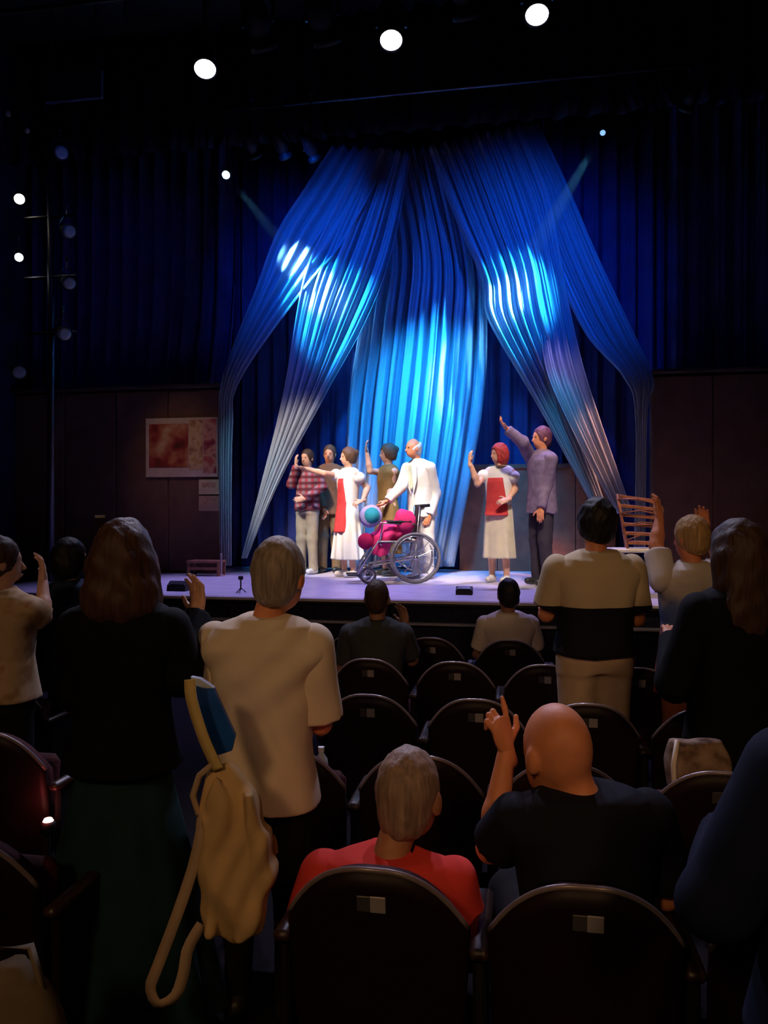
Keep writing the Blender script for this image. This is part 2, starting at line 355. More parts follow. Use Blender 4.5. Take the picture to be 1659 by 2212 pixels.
# ------------------------------------------------------------------ stage lanterns
def lantern(name, pos, aim, label, lit=None, size=1.0, hang=0.35, group='lanterns on the overhead bars', lens_r=.085, body_mat=None):
    pos = Vector(pos); t = thing(name, label, 'stage light', pos, 0, group)
    d = (Vector(aim)-pos).normalized(); M = d.to_track_quat('Z', 'Y').to_matrix().to_4x4()
    b = body_mat or BLACK; s = size
    MB().lathe([(.03*s,-.36*s),(.075*s,-.34*s),(.085*s,-.2*s),(.085*s,-.12*s),(.066*s,-.1*s),(.066*s,-.05*s),(lens_r*s*1.12,-.04*s),(lens_r*s*1.12,.0),(lens_r*s*.98,.0),(lens_r*s*.98,-.02*s)], M, 20).build('lantern_body', b, t, True)
    MB().lathe([(.001,-.006*s),(lens_r*s*.5,.004*s),(lens_r*s*.97,-.008*s),(lens_r*s*.97,-.016*s)], M, 20).build('lens', lit or LENS, t, True)
    X = M.to_3x3() @ Vector((1,0,0)); X.z = 0; X.normalize() if X.length > .1 else None
    c = M @ Vector((0,0,-.15*s))
    p = MB(); top = c+Vector((0,0,.2*s))
    p.tube([c-X*.11*s, c-X*.115*s+Vector((0,0,.1*s)), top-X*.06*s, top+X*.06*s, c+X*.115*s+Vector((0,0,.1*s)), c+X*.11*s], .011*s, 6).build('yoke', STEEL, t)
    MB().tube([top, top+Vector((0,0,hang))], .014*s, 6).build('hanging_arm', STEEL, t)
    MB().box(top+Vector((0,0,hang)), (.05*s,.07*s,.08*s), b=.01).build('clamp', STEEL, t)
    return t
LENS = mat('lens_glass', (0.25, 0.3, 0.36), 0.12, 0.8, 0, .05, 10, 0)
WHITE_HOT = emis('lamp_white', (0.93, 0.88, 1.0), 12)
BLUE_HOT = emis('lamp_blue', (0.25, 0.62, 1.0), 14)
BLUE_DIM = emis('lamp_blue_dim', (0.25, 0.5, 1.0), 1.2)
WARM_HOT = emis('lamp_warm', (1.0, 0.86, 0.7), 10)
def bar(name, y, z, x0, x1, label):
    t = thing(name, label, 'lighting bar', ((x0+x1)/2, y, z))
    h = (x1-x0)/2
    MB().tube([(-h,0,0),(h,0,0)], .025, 8).build('pipe', STEEL, t, True)
    n = 5
    for i in range(n):
        x = -h+.3+(2*h-.6)*i/(n-1)
        MB().tube([(x,0,0),(x,0,8.4-z)], .008, 6).build('suspension_wire', STEEL, t)
    return t
BZ1 = 6.85
bar('lighting_bar', 7.0, BZ1, -5.5, 4.0, 'front lighting bar carrying the three bright white lanterns')
bar('lighting_bar', 9.0, 6.75, -5.2, 3.2, 'lighting bar nearer the drapes carrying the two small blue lanterns')
names3 = ['bright white lantern, leftmost of the three lit ones overhead', 'bright white lantern, middle one of the three lit overhead', 'bright white lantern, rightmost of the three lit ones overhead']
for (px, py), lb in zip([(443,150),(845,88),(1160,33)], names3):
    p = at(px, py, 6.94); tgt = Vector((p.x*.6, 4.2, 0.0))
    p2 = Vector(p)
    lantern('profile_lantern', p2, tgt, lb, WHITE_HOT, 1.22, BZ1-p2.z-.3)
    d = (tgt-p2).normalized()
    spot('profile_lantern_beam', p2+d*.06, Vector((p.x*.4, 3.2, 1.0)), 380, (0.72, 0.70, 1.0), 52, .9, .08)
for (px, py), lb in zip([(572,108),(708,96),(1010,40)], ['unlit lantern between the two leftmost bright white ones', 'unlit bluish lantern just beside the middle bright white one', 'unlit lantern between the two rightmost bright white ones']):
    p = at(px, py, 6.98); lantern('profile_lantern', p, p+Vector((.2,1.4,-1.6)), lb, None, 1.4, BZ1-p.z-.28)
hotL, hotR = at(672, 600, 10.4), at(1085, 655, 10.35)
pL, pR = at(488, 378, 9.0), at(1302, 287, 9.0)
lantern('beam_lantern', pL, Vector((pL.x+.25, 7.6, 5.0)), 'small blue lantern shining left of the drapes', BLUE_HOT, .58, .6-.05, lens_r=.085)
lantern('beam_lantern', pR, Vector((pR.x-.3, 7.7, 5.0)), 'small blue lantern shining right of the drapes', BLUE_DIM, .40, .5, lens_r=.08)
for (px, py), lb in zip([(552,340),(618,340),(682,345)], ['unlit lantern closest to the small left blue lantern', 'unlit lantern in the middle of the small unlit row', 'unlit lantern beside the top of the drapes']):
    p = at(px, py, 9.05); lantern('profile_lantern', p, at(px+120, 620, 10.4), lb, None, .9, 6.75-p.z-.18)
p = at(1480, 243, 9.0); lantern('profile_lantern', p, p+Vector((-.8,1.2,-2)), 'dim lantern farthest along the bar beyond the small right blue lantern', None, .9, .15)
# the blue beams that strike the drapes
CYAN = (0.20, 0.62, 1.0)
oL, oR = Vector((.1,.12,-.1)), Vector((-.1,.12,-.12)); DEEP = (0.015, 0.36, 1.0)
spot('beam_lantern_light', pL+oL, at(640, 562, 10.35), 7000, CYAN, 20, 1.0, .05)
spot('beam_lantern_light.001', pL+oL, at(700, 640, 10.35), 13500, CYAN, 22, 1.0, .05)
spot('beam_lantern_light.002', pL+oL, at(722, 672, 10.35), 5200, DEEP, 42, 1.0, .05)
spot('beam_lantern_light.003', pR+oR, at(1086, 655, 10.3), 17000, CYAN, 18, 1.0, .05)
spot('beam_lantern_light.004', pR+oR, at(1090, 660, 10.3), 5200, DEEP, 40, 1.0, .05)
spot('beam_lantern_light.005', pR+oR, at(1000, 790, 10.8), 4200, (0.03,.5,1), 19, 1.0, .05)
# haze caught in the two beams
hz = bpy.data.materials.new('stage_haze'); hz.use_nodes = True; nt = hz.node_tree; nt.nodes.clear()
ho = nt.nodes.new('ShaderNodeOutputMaterial'); hv = nt.nodes.new('ShaderNodeVolumeScatter'); hv.inputs['Density'].default_value = 0.0015; hv.inputs['Anisotropy'].default_value = 0.2
nt.links.new(hv.outputs[0], ho.inputs['Volume'])
for a, b, lb in ((pL, hotL, 'faint haze lit by the left blue beam'), (pR, hotR, 'faint haze lit by the right blue beam')):
    d = (b-a); M = Matrix.Translation(a+d*.06) @ d.to_track_quat('Z','Y').to_matrix().to_4x4(); ln = d.length*.84
    tag(MB().lathe([(.03,0),(.03+ln*.07,ln)], M, 20).build('haze_beam', hz, None, True), lb, 'haze', None, 'stuff')

# side lighting booms, house left
def boom(px, Y, z0, z1, label, items):
    b = at(px, 1106, Y); t = thing('lighting_boom', label, 'lighting boom', (b.x, b.y, 0))
    MB().tube([(0,0,0),(0,0,z1)], .045, 10).build('pole', STEEL, t, True)
    MB().lathe([(.3,0),(.3,.03),(.06,.05)], None, 20).build('base', STEEL, t)
    for py in items[0]:
        z = CAMZ-(py-1106)/F*dep(px, Y)
        MB().tube([(-.35,-.02,z),(.35,-.02,z)], .02, 6).build('crossbar', STEEL, t)
    return t
boom(110, 8.6, 0, 6.6, 'dark lighting pole standing house left', ([470, 600, 720],))
for (px, py), lit, lb, sz in [((42,430), WARM_HOT, 'upper of the two small lit lamps at far left', .62), ((41,556), WHITE_HOT, 'lower of the two small lit lamps at far left', .5),
        ((150,500), None, 'dim lamp on the dark pole, beside the upper lit lamp', .8), ((150,612), None, 'dim lamp on the dark pole, beside the lower lit lamp', .8), ((140,722), None, 'lowest dim lamp on the dark pole', .8), ((133,330), None, 'dim lamp near the top of the dark pole', .8), ((42,805), None, 'dim lamp low against the left wall', .8)]:
    p = at(px, py, 8.5); o = lantern('boom_lamp', p, Vector((-.6, 1.5, 1.6)) if lit else p+Vector((.9,-.9,-.5)), lb, lit, sz, .12, 'lamps on the pole house left', lens_r=.1)
# blue-lit hanging panel, upper left
a, b = at(98, 165, 8.8), at(222, 212, 8.8)
t = thing('hanging_baffle', 'dim blue hanging panel in the upper left corner', 'panel', ((a.x+b.x)/2, 8.8, b.z))
MB().box((0,0,(a.z-b.z)/2), (abs(b.x-a.x), .05, a.z-b.z), b=.01).build('board', mat('baffle', (.05,.07,.16), .7), t)
for sx in (-.3, .3): MB().tube([(sx,0,a.z-b.z),(sx,0,8.4-b.z)], .008, 6).build('wire', STEEL, t)
# fairy-light string at far left
a, b = at(18, 240, 8.8), at(58, 276, 8.8)
t = thing('light_string', 'short string of dim bulbs in the upper left', 'string lights', a)
MB().tube([Vector((-.8,0,.35)), Vector((-.3,0,.1)), Vector((0,0,0)), (b-a)*.5+Vector((0,0,-.03)), b-a, (b-a)+Vector((.5,0,.1))], .008, 6).build('cable', STEEL, t)
for q in (Vector((0,0,-.03)), (b-a)+Vector((0,0,-.03))):
    MB().lathe([(.004,-.045),(.03,-.03),(.036,0),(.016,.03)], Matrix.Translation(q), 10).build('bulb', mat('bulb_glass', (.5,.55,.6), .2, .7), t, True)
# ------------------------------------------------------------------ smooth solids (figures, clothes, bags)
class Solid:
    def __init__(s, h): s.h = h; s.ops = []; s.cuts = []; s.warps = []
    def cone(s, a, b, r1, r2=None, k=.03):
        a = np.array(a, float); b = np.array(b, float); r2 = r1 if r2 is None else r2; r = max(r1, r2)
        lo = np.minimum(a, b)-r; hi = np.maximum(a, b)+r
        def f(x, y, z):
            ab = b-a; L = max(ab.dot(ab), 1e-9)
            t = np.clip(((x-a[0])*ab[0]+(y-a[1])*ab[1]+(z-a[2])*ab[2])/L, 0, 1)
            return np.sqrt((x-a[0]-t*ab[0])**2+(y-a[1]-t*ab[1])**2+(z-a[2]-t*ab[2])**2)-(r1+(r2-r1)*t)
        s.ops.append((f, lo, hi, k)); return s
    def ell(s, c, r, M=None, k=.03):
        c = np.array(c, float); r = np.array(r, float); A = np.array(M, float) if M is not None else np.eye(3)   # columns: local axes
        ext = np.sqrt((A**2) @ (r**2))
        def f(x, y, z):
            dx, dy, dz = x-c[0], y-c[1], z-c[2]
            l = [A[0, i]*dx+A[1, i]*dy+A[2, i]*dz for i in range(3)]
            k0 = np.sqrt((l[0]/r[0])**2+(l[1]/r[1])**2+(l[2]/r[2])**2)
            k1 = np.sqrt((l[0]/r[0]**2)**2+(l[1]/r[1]**2)**2+(l[2]/r[2]**2)**2)
            return k0*(k0-1)/np.maximum(k1, 1e-6)
        s.ops.append((f, c-ext, c+ext, k)); return s
    def loft(s, rings, yaw=0.0, k=.03, e=2.3, pleat=(0, 0, 0)):
        """rings (z, cx, cy, rx, ry) rising; pleat (count, amplitude at the bottom, phase)"""
        rg = np.array(sorted(rings), float); ca, sa = math.cos(yaw), math.sin(yaw); mr = max(rg[:, 3].max(), rg[:, 4].max())*1.12
        lo = np.array([rg[:, 1].min()-mr, rg[:, 2].min()-mr, rg[0, 0]]); hi = np.array([rg[:, 1].max()+mr, rg[:, 2].max()+mr, rg[-1, 0]])
        def f(x, y, z):
            zz = z.ravel(); g = [np.interp(zz, rg[:, 0], rg[:, i]).reshape(z.shape) for i in range(1, 5)]
            dx, dy = x-g[0], y-g[1]; lx = ca*dx+sa*dy; ly = -sa*dx+ca*dy
            rx, ry = g[2], g[3]
            if pleat[0]:
                th = np.arctan2(ly/ry, lx/rx); amp = np.clip((rg[-1, 0]-z)/(rg[-1, 0]-rg[0, 0]), 0, 1)*pleat[1]
                q = 1+amp*(np.sin(pleat[0]*th+pleat[2])+.4*np.sin(pleat[0]*1.6*th+1+4*z)); rx = rx*q; ry = ry*q
            n = (np.abs(lx/rx)**e+np.abs(ly/ry)**e)**(1/e)
            d = (n-1)*np.minimum(rx, ry)
            return np.maximum(d, np.maximum(rg[0, 0]-z, z-rg[-1, 0]))
        s.ops.append((f, lo, hi, k)); return s
    def cut(s, p, n):      # remove the half space on the side n points to
        n = np.array(n, float); n /= np.linalg.norm(n); p = np.array(p, float)
        s.cuts.append(lambda x, y, z: (x-p[0])*n[0]+(y-p[1])*n[1]+(z-p[2])*n[2]); return s
    def cut_ell(s, c, r):  # carve out an ellipsoid
        t = Solid(1); t.ell(c, r); f = t.ops[0][0]; s.cuts.append(lambda x, y, z: -f(x, y, z)); return s
    def warp(s, f): s.warps.append(f); return s
    def net(s):
        h = s.h; mg = .03+4*h
        lo = np.min([o[1] for o in s.ops], 0)-mg; hi = np.max([o[2] for o in s.ops], 0)+mg
        n = np.ceil((hi-lo)/h).astype(int)+1; ax = [(lo[i]+h*np.arange(n[i])).astype(np.float32) for i in range(3)]
        Fd = np.full(n, .2, np.float32)
        for f, a, b, k in s.ops:
            m = k+mg; i0 = np.clip(np.floor((a-m-lo)/h).astype(int), 0, n); i1 = np.clip(np.ceil((b+m-lo)/h).astype(int)+1, 0, n)
            sl = tuple(slice(p, q) for p, q in zip(i0, i1))
            d = f(ax[0][sl[0]][:, None, None], ax[1][sl[1]][None, :, None], ax[2][sl[2]][None, None, :]).astype(np.float32)
            c = Fd[sl]; t = np.clip(.5+.5*(c-d)/k, 0, 1); Fd[sl] = c+(d-c)*t-k*t*(1-t)
        X, Y, Z = ax[0][:, None, None], ax[1][None, :, None], ax[2][None, None, :]
        for f in s.warps: Fd += f(X, Y, Z)
        for f in s.cuts: Fd = np.maximum(Fd, f(X, Y, Z))
        return nets(Fd, lo, h)
def nets(Fd, lo, h):
    S = Fd < 0
    S[0]=S[-1]=False; S[:,0]=S[:,-1]=False; S[:,:,0]=S[:,:,-1]=False
    nx, ny, nz = S.shape; cs = [(i, j, k) for i in (0,1) for j in (0,1) for k in (0,1)]
    def sh(A, c): return A[c[0]:nx-1+c[0], c[1]:ny-1+c[1], c[2]:nz-1+c[2]]
    cnt = sum(sh(S, c).astype(np.int8) for c in cs); act = (cnt > 0) & (cnt < 8)
    I = np.argwhere(act); idx = np.full(act.shape, -1, np.int32); idx[act] = np.arange(len(I))
    P = np.zeros((len(I), 3)); W = np.zeros(len(I))
    for a in cs:
        for d in range(3):
            if a[d]: continue
            b = list(a); b[d] = 1
            fa = Fd[I[:,0]+a[0], I[:,1]+a[1], I[:,2]+a[2]]; fb = Fd[I[:,0]+b[0], I[:,1]+b[1], I[:,2]+b[2]]
            m = (fa < 0) != (fb < 0); t = np.where(m, fa/np.where(m, fa-fb, 1), 0)
            q = np.tile(np.array(a, float), (len(I), 1)); q[:, d] += t; P += q*m[:, None]; W += m
    V = (I+P/np.maximum(W, 1)[:, None])*h+lo
    Q = []
    for d in range(3):
        e1, e2 = (d+1) % 3, (d+2) % 3
        sa = [slice(1, -1)]*3; sb = [slice(1, -1)]*3; sa[d] = slice(0, -1); sb[d] = slice(1, None)
        A, B = S[tuple(sa)], S[tuple(sb)]; E = np.argwhere(A != B)
        if not len(E): continue
        fl = A[E[:,0], E[:,1], E[:,2]]; off = np.ones(3, int); off[d] = 0; E = E+off
        def cid(o1, o2):
            q = E.copy(); q[:, e1] -= o1; q[:, e2] -= o2; return idx[q[:,0], q[:,1], q[:,2]]
        q = np.stack([cid(1,1), cid(0,1), cid(0,0), cid(1,0)], 1); q[~fl] = q[~fl][:, ::-1]; Q.append(q)
    Q = np.concatenate(Q); Q = Q[(Q >= 0).all(1)]
    return V, Q
def joined(parts):
    vs_, fs_, n = [], [], 0
    for v, f in parts: vs_.append(v); fs_.append(f+n); n += len(v)
    return np.concatenate(vs_), np.concatenate(fs_)
def folds(a, n, seed=0, zc=6.0):
    p = np.random.RandomState(seed).uniform(0, 6, 6)
    return lambda x, y, z: (a*(np.sin(n*x+zc*z+p[0]+2*np.sin(3*z+p[3]))*np.sin(5*z+p[1])+.6*np.sin(n*1.7*x-n*.5*z+p[2])*np.sin(4*y+7*z+p[4]))).astype(np.float32)
def fuzz(a, n, seed=0):
    p = np.random.RandomState(seed).uniform(0, 6, 6)
    return lambda x, y, z: (a*(np.sin(n*x+p[0]+3*np.sin(.3*n*z+p[5]))*np.sin(n*y+p[1])*np.sin(.6*n*z+p[2])+.5*np.sin(1.9*n*x+p[3])*np.sin(1.7*n*y+n*z+p[4]))).astype(np.float32)

SKIN = mat('skin_light', (0.62, 0.34, 0.22), 0.5, 0.35, 0, .08, 25, .05)
SKIN_R = mat('skin_ruddy', (0.72, 0.27, 0.13), 0.5, 0.35, 0, .1, 20, .05)
SKIN_D = mat('skin_brown', (0.30, 0.15, 0.09), 0.5, 0.35, 0, .1, 20, .05)
EYE = mat('eye_dark', (.02,.015,.012), .2, .5, 0, 0, 5, 0); LIP = mat('lips', (.42,.10,.08), .45, .3, 0, .05, 20, 0)

def rotz(v, a): c, s_ = math.cos(a), math.sin(a); return np.array([c*v[0]-s_*v[1], s_*v[0]+c*v[1], v[2]])
def hand(wrist, d, side, sc, vox, curl=.5, point=False):
    """palm, four unequal fingers in two joints, thumb off the side of the palm"""
    d = np.array(d, float); d /= np.linalg.norm(d); t = np.array(side, float); t -= d*t.dot(d); t /= np.linalg.norm(t); n = np.cross(d, t)
    w_ = np.array(wrist, float); S = Solid(vox); k = .012*sc
    S.ell(w_+d*.052*sc, np.array([.056,.041,.017])*sc, np.stack([d, t, n], 1), k); S.cone(w_-d*.03*sc, w_+d*.03*sc, .027*sc, .024*sc, k)
    for o, ln, st_ in ((.030,.062,.092),(.010,.074,.098),(-.010,.068,.095),(-.029,.052,.086)):
        cu0 = curl; curl = (.06 if o > .02 else 1.7) if point else curl
        b = w_+d*st_*sc+t*o*sc; d1 = d*math.cos(curl*.6)+n*math.sin(curl*.6)+t*o*3; d2 = d*math.cos(curl*1.6)+n*math.sin(curl*1.6)+t*o*2
        m_ = b+d1*ln*.52*sc; S.cone(b-d*.02*sc, m_, .0098*sc, .009*sc, k*.4); S.cone(m_, m_+d2*ln*.48*sc, .009*sc, .0075*sc, k*.4); curl = cu0
    b = w_+d*.03*sc+t*.03*sc; m_ = b+(d*.55+t*.8)*.042*sc; S.cone(b, m_, .013*sc, .0105*sc, k*.6); S.cone(m_, m_+(d*.85+t*.45+n*.2)*.034*sc, .0105*sc, .0085*sc, k*.4)
    return S.net()

def person(label, loc, H=1.72, face=0, hface=None, lean=(0,0), htilt=(0,0), seated=False, armL=None, armR=None, skin=None, hair=None,
           top=None, bottom=None, shoes=None, vox=.012, hv=.006, group=None, build=1.0, feet=None, eyes=False, rz=None, sink=None, hs=1.0, point=None):
    """face 0 = back to the camera, +90 = facing left in the picture, 180 = facing the camera. Arms: (elbow, wrist, finger direction)."""
    P = thing('person', label, 'person', loc, R(YAW) if rz is None else rz, group); s = H/1.75; fa = R(face); hf = R(face if hface is None else hface); skin = skin or SKIN
    dz = (sink if sink is not None else -.41) if seated else 0.0; bw = build
    def B(x, y, z, torso=True):
        q = rotz((x*s, y*s, 0), fa); zz = (z+(dz if torso else 0))*s
        k = max(0, z-.95)/.6 if torso else 0
        return np.array([q[0]+lean[0]*k, q[1]+lean[1]*k, zz])
    nb = B(0, -.01, 1.47); hc = B(0, 0, 1.635+.08*(hs-1))+np.array([htilt[0], htilt[1], htilt[2] if len(htilt) > 2 else 0]); s0 = s
    def HD(x, y, z):      # head frame
        q = rotz((x*s0*hs, y*s0*hs, z*s0*hs), hf); return hc+q
    Hm = np.stack([rotz((1,0,0), hf), rotz((0,1,0), hf), np.array([0,0,1.])], 1); Bm = np.stack([rotz((1,0,0), fa), rotz((0,1,0), fa), np.array([0,0,1.])], 1)
    arms = {}
    for sd, sg, ov in (('L', -1, armL), ('R', 1, armR)):
        sh = B(sg*.176*bw, 0, 1.39)
        if ov: el, wr = np.array(ov[0], float), np.array(ov[1], float); fd = np.array(ov[2], float) if len(ov) > 2 else wr-el
        elif seated: el = B(sg*.24*bw, .06, 1.14); wr = B(sg*.15, .28, 1.06); fd = wr-el
        else: el = B(sg*.235*bw, -.03, 1.13); wr = B(sg*.235*bw, .06, .89); fd = wr-el
        arms[sd] = (sh, el, wr, fd, sg)
    legs = {}
    for sd, sg in (('L', -1), ('R', 1)):
        if seated: legs[sd] = (B(sg*.095, 0, .93), B(sg*.11, .44, .50, False), B(sg*.11, .46, .09, False))
        else:
            f_ = (feet or {}).get(sd, (sg*.10, 0.0))
            legs[sd] = (B(sg*.085, 0, .92), B(sg*.09+(f_[0]-sg*.09)*.5, .015+f_[1]*.5, .5, False), B(f_[0], f_[1]-.01, .085, False))
    # ---- body
    S = Solid(vox)
    S.ell(B(0,0,.96), (.158*s*bw,.115*s*bw,.13*s), Bm, .05); S.ell(B(0,0,1.12), (.14*s*bw,.1*s*bw,.16*s), Bm, .05); S.ell(B(0,0,1.29), (.158*s*bw,.108*s*bw,.17*s), Bm, .05)
    S.cone(B(-.14*bw,-.01,1.375), B(.14*bw,-.01,1.375), .048*s, k=.05); S.cone(nb-np.array([0,0,.04*s]), hc+(nb-hc)*.25, .058*s, .052*s, .03)
    s = s0*hs
    S.ell(hc+np.array([0,0,.012*s]), (.077*s,.096*s,.108*s), Hm, .02); S.ell(HD(0,.025,-.062), (.056*s,.066*s,.058*s), Hm, .03)
    S.cone(HD(0,.092,-.002), HD(0,.112,-.035), .010*s, .014*s, .012); S.ell(HD(0,.085,-.062), (.022*s,.012*s,.010*s), Hm, .012); S.cone(HD(-.03,.085,.022), HD(.03,.085,.022), .010*s, k=.015)
    for sg in (-1, 1): S.ell(HD(sg*.08,-.005,-.012), (.012*s,.022*s,.034*s), Hm, .008)
    s = s0
    for sd in 'LR':
        sh, el, wr, fd, sg = arms[sd]; S.cone(sh, el, .05*s*bw, .04*s, .04); S.cone(el, el+(wr-el)*.35, .041*s, .04*s, .02); S.cone(el+(wr-el)*.35, wr, .04*s, .027*s, .02)
        a, b, c = legs[sd]; S.cone(a, b, .082*s*bw, .055*s, .04); S.cone(b, b+(c-b)*.35, .054*s, .054*s, .02); S.cone(b+(c-b)*.35, c, .054*s, .037*s, .02)
        ft = rotz((0,1,0), fa); S.cone(c-np.array([0,0,.035*s])-ft*.03*s, c-np.array([0,0,.05*s])+ft*.13*s, .036*s, .028*s, .03)
    parts = [S.net()]
    for sd in 'LR':
        sh, el, wr, fd, sg = arms[sd]; sidev = rotz((-sg*.8,.6,.25), fa)
        parts.append(hand(wr, fd, sidev, s, hv, .55, point == sd))
    v, f = joined(parts); mesh('body', v, f, skin, P)
    s = s0*hs
    if eyes:
        for sg in (-1, 1):
            q = HD(sg*.032, .088, .004); E = MB(); E.lathe([(.001,-.006*s),(.007*s,-.004*s),(.009*s,0),(.007*s,.004*s),(.001,.006*s)], Matrix.Translation(Vector(q)) @ Matrix.Rotation(hf, 4, 'Z') @ Matrix.Rotation(R(90), 4, 'X'), 10).build('eye', EYE, P, True)
        q = HD(0, .094, -.06); MB().tube([q-rotz((.026*s,.008*s,0), hf), q, q+rotz((.026*s,-.008*s,0), hf)], [.003*s,.007*s,.003*s], 6).build('lips', LIP, P, True)
    # ---- hair
    if hair:
        hm, kind = hair['mat'], hair.get('kind', 'short'); g = hair.get('g', .018); T = Solid(min(vox, .010))
        T.ell(HD(0,-.012,.022), (.077*s+g,.094*s+g,.104*s+g), Hm, .02)
        if kind == 'bun': T.ell(HD(0,-.105,.06), (.05*s,.05*s,.05*s), Hm, .02)
        if kind == 'bob':
            T.ell(HD(0,-.03,-.05), (.085*s+g,.075*s+g,.08*s+g), Hm, .04)
        if kind == 'long':
            ln = hair.get('len', .30); wd = hair.get('w', .095)
            T.ell(HD(0,-.045,-.06), (wd*s+g,.06*s+g,.13*s), Hm, .05); T.ell(HD(0,-.075,-.06-ln*.5), (wd*1.12*s+g,.045*s+g,ln*.55*s), Hm, .05)
            for sg in (-1, 1): T.cone(HD(sg*.085,-.01,0), HD(sg*.105,.0,-.08-ln*.45), .032*s, .03*s, .03)
        if kind in ('short','bun'): T.ell(HD(0,-.05,-.045), (.06*s+g*.6,.05*s+g*.7,.06*s), Hm, .03)
        T.warp(fuzz(hair.get('fz', .004), hair.get('fn', 70), sum(map(ord, label)) % 997))
        fc = HD(0, .118, -.045+hair.get('fringe', 0)); T.cut_ell(fc, (.085*s,.085*s,.115*s))
        if kind in ('short','bun'):
            q = HD(0,0,-.10 if kind == 'short' else -.09); T.cut(q, (0,0,-1))
        if hair.get('fringe_only'):   # thin side hair below a bald crown
            q = HD(0,0,.03); T.cut(q, tuple(rotz((0,.55,.9), hf)))
        v, f = T.net(); mesh('hair', v, f, hm, P)
    # ---- clothes
    s = s0
    if top:
        tm = top['mat']; hem = top.get('hem', .84); lo_ = top.get('loose', .02); G = Solid(top.get('vox', vox)); e = top.get('e', 2.4)
        hx, hy = top.get('hemr', (.175, .125))
        def ring(z, rx, ry):
            c = B(0, top.get('cy', 0), z); return (c[2], c[0], c[1], rx*s*bw+lo_, ry*s*bw+lo_)
        G.loft([ring(hem, hx, hy), ring((hem+1.1)/2 if hem < 1.0 else hem+.04, (hx+.15)/2, (hy+.11)/2), ring(1.14, .148, .105), ring(1.28, .165, .112), ring(1.38, .165, .102), ring(1.445, .125, .075)], fa, .04, e, top.get('pleat', (0,0,0)))
        [G.cone(B(g_*.02,-.012,1.415), B(g_*.15*bw,-.012,1.378), .056*s+lo_*.8, .05*s+lo_, k=.06) for g_ in (-1, 1)]; G.cone(B(-.09,-.012,1.425), nb+np.array([0,0,.005]), .05*s+lo_*.5, .055*s+lo_*.3, .05); G.cone(B(.09,-.012,1.425), nb+np.array([0,0,.005]), .05*s+lo_*.5, .055*s+lo_*.3, .05)
        if top.get('collar', True): G.cone(nb-np.array([0,0,.02]), nb+np.array([0,0,.035*s]), .063*s+lo_*.2, .06*s+lo_*.2, .02)
        sl = top.get('sleeve', 'short')
        for sd in 'LR':
            sh, el, wr, fd, sg = arms[sd]; r0 = .052*s*bw+lo_; Q = Solid(top.get('vox', vox))
            if sl == 'short':
                q = sh+(el-sh)*top.get('slen', .8); Q.cone(sh, q+(el-sh)*.25, r0, r0*top.get('flare', 1.0), .03); Q.cut(q, el-sh)
            elif sl == 'puff': Q.ell(sh+(el-sh)*.26, (.088*s,.088*s,.085*s), None, .03)
            elif sl == 'long':
                Q.cone(sh, el, r0, .047*s+lo_*.8, .04); Q.cone(el, wr+(wr-el)*.12, .047*s+lo_*.8, .034*s+lo_*.7, .03); Q.cut(wr, wr-el)
            else: continue
            Q.warp(folds(.004, 30, 11)); v, f = Q.net(); mesh('sleeve', v, f, tm, P)
        if top.get('fold'): G.warp(folds(*top['fold']))
        if top.get('fold_fn'): G.warp(top['fold_fn'])
        tz = nb[2]+(.032*s if top.get('collar', True) else .012*s); G.cut((nb[0],nb[1],tz), (0,-.15,1) if face < 90 else (0,.1,1))
        v, f = G.net(); mesh(top.get('name', 'shirt'), v, f, tm, P)
        if top.get('front'):    # a differently coloured front panel, cut from the same pattern
            fm, z0_, z1_, hw_, nm_ = top['front']; K = Solid(.009)
            K.loft([ring(z0_, max(.15, hw_+.03) if z0_ < .9 else .15, .125 if z0_ > .9 else .17), ring(max(z0_+.01, .9), .16, .125), ring(1.0, .15, .112), ring(1.14, .152, .112), ring(1.28, .168, .118), ring(1.36, .150, .10)], fa, .03, 2.2, (7,.02,0))
            K.warp(lambda x, y, z: np.float32(-.008)); fv = rotz((0,1,0), fa); sv = rotz((1,0,0), fa); c0 = B(0,0,1.1)
            K.cut(c0+fv*.035, -fv); K.cut(c0+sv*hw_*s, sv*1.0+np.array([0,0,.12])); K.cut(c0-sv*hw_*s, -sv*1.0+np.array([0,0,.12])); K.cut(B(0,0,z1_), (0,0,1)); v, f = K.net(); o_ = mesh(nm_, v, f, fm, P); o_['label'] = 'red front of the costume'
    if bottom:
        bm_ = bottom['mat']; kd = bottom.get('kind', 'trousers'); G = Solid(bottom.get('vox', vox)); lo_ = bottom.get('loose', .014)
        def ring2(z, rx, ry, tor=True):
            c = B(0, 0, z, tor); return (c[2], c[0], c[1], rx*s*bw, ry*s*bw)
        if kd in ('trousers', 'shorts'):
            wz = bottom.get('waist', 1.04)
            G.loft([ring2(.86, .16, .115), ring2(.95, .168, .122), ring2(wz, .15, .11)], fa, .03) if not seated else G.ell(B(0,0,.95), (.17*s*bw,.13*s*bw,.13*s), Bm, .04)
            for sd in 'LR':
                a, b, c = legs[sd]; G.cone(a, b, .086*s*bw+lo_*.6, .062*s+lo_, .04)
                if kd == 'trousers': G.cone(b, c-np.array([0,0,.02]), .062*s+lo_, .05*s+lo_, .03)
            if kd == 'shorts' and not seated: G.cut(B(0,0,bottom.get('hem', .5), False), (0,0,-1))
            if kd == 'trousers' and not seated: G.cut(B(0,0,.055, False), (0,0,-1))
            G.warp(folds(.005, 26, 5))
        else:
            hz_ = bottom.get('hem', .3); rx, ry = bottom.get('hemr', (.26,.2)); wz = bottom.get('waist', 1.06)
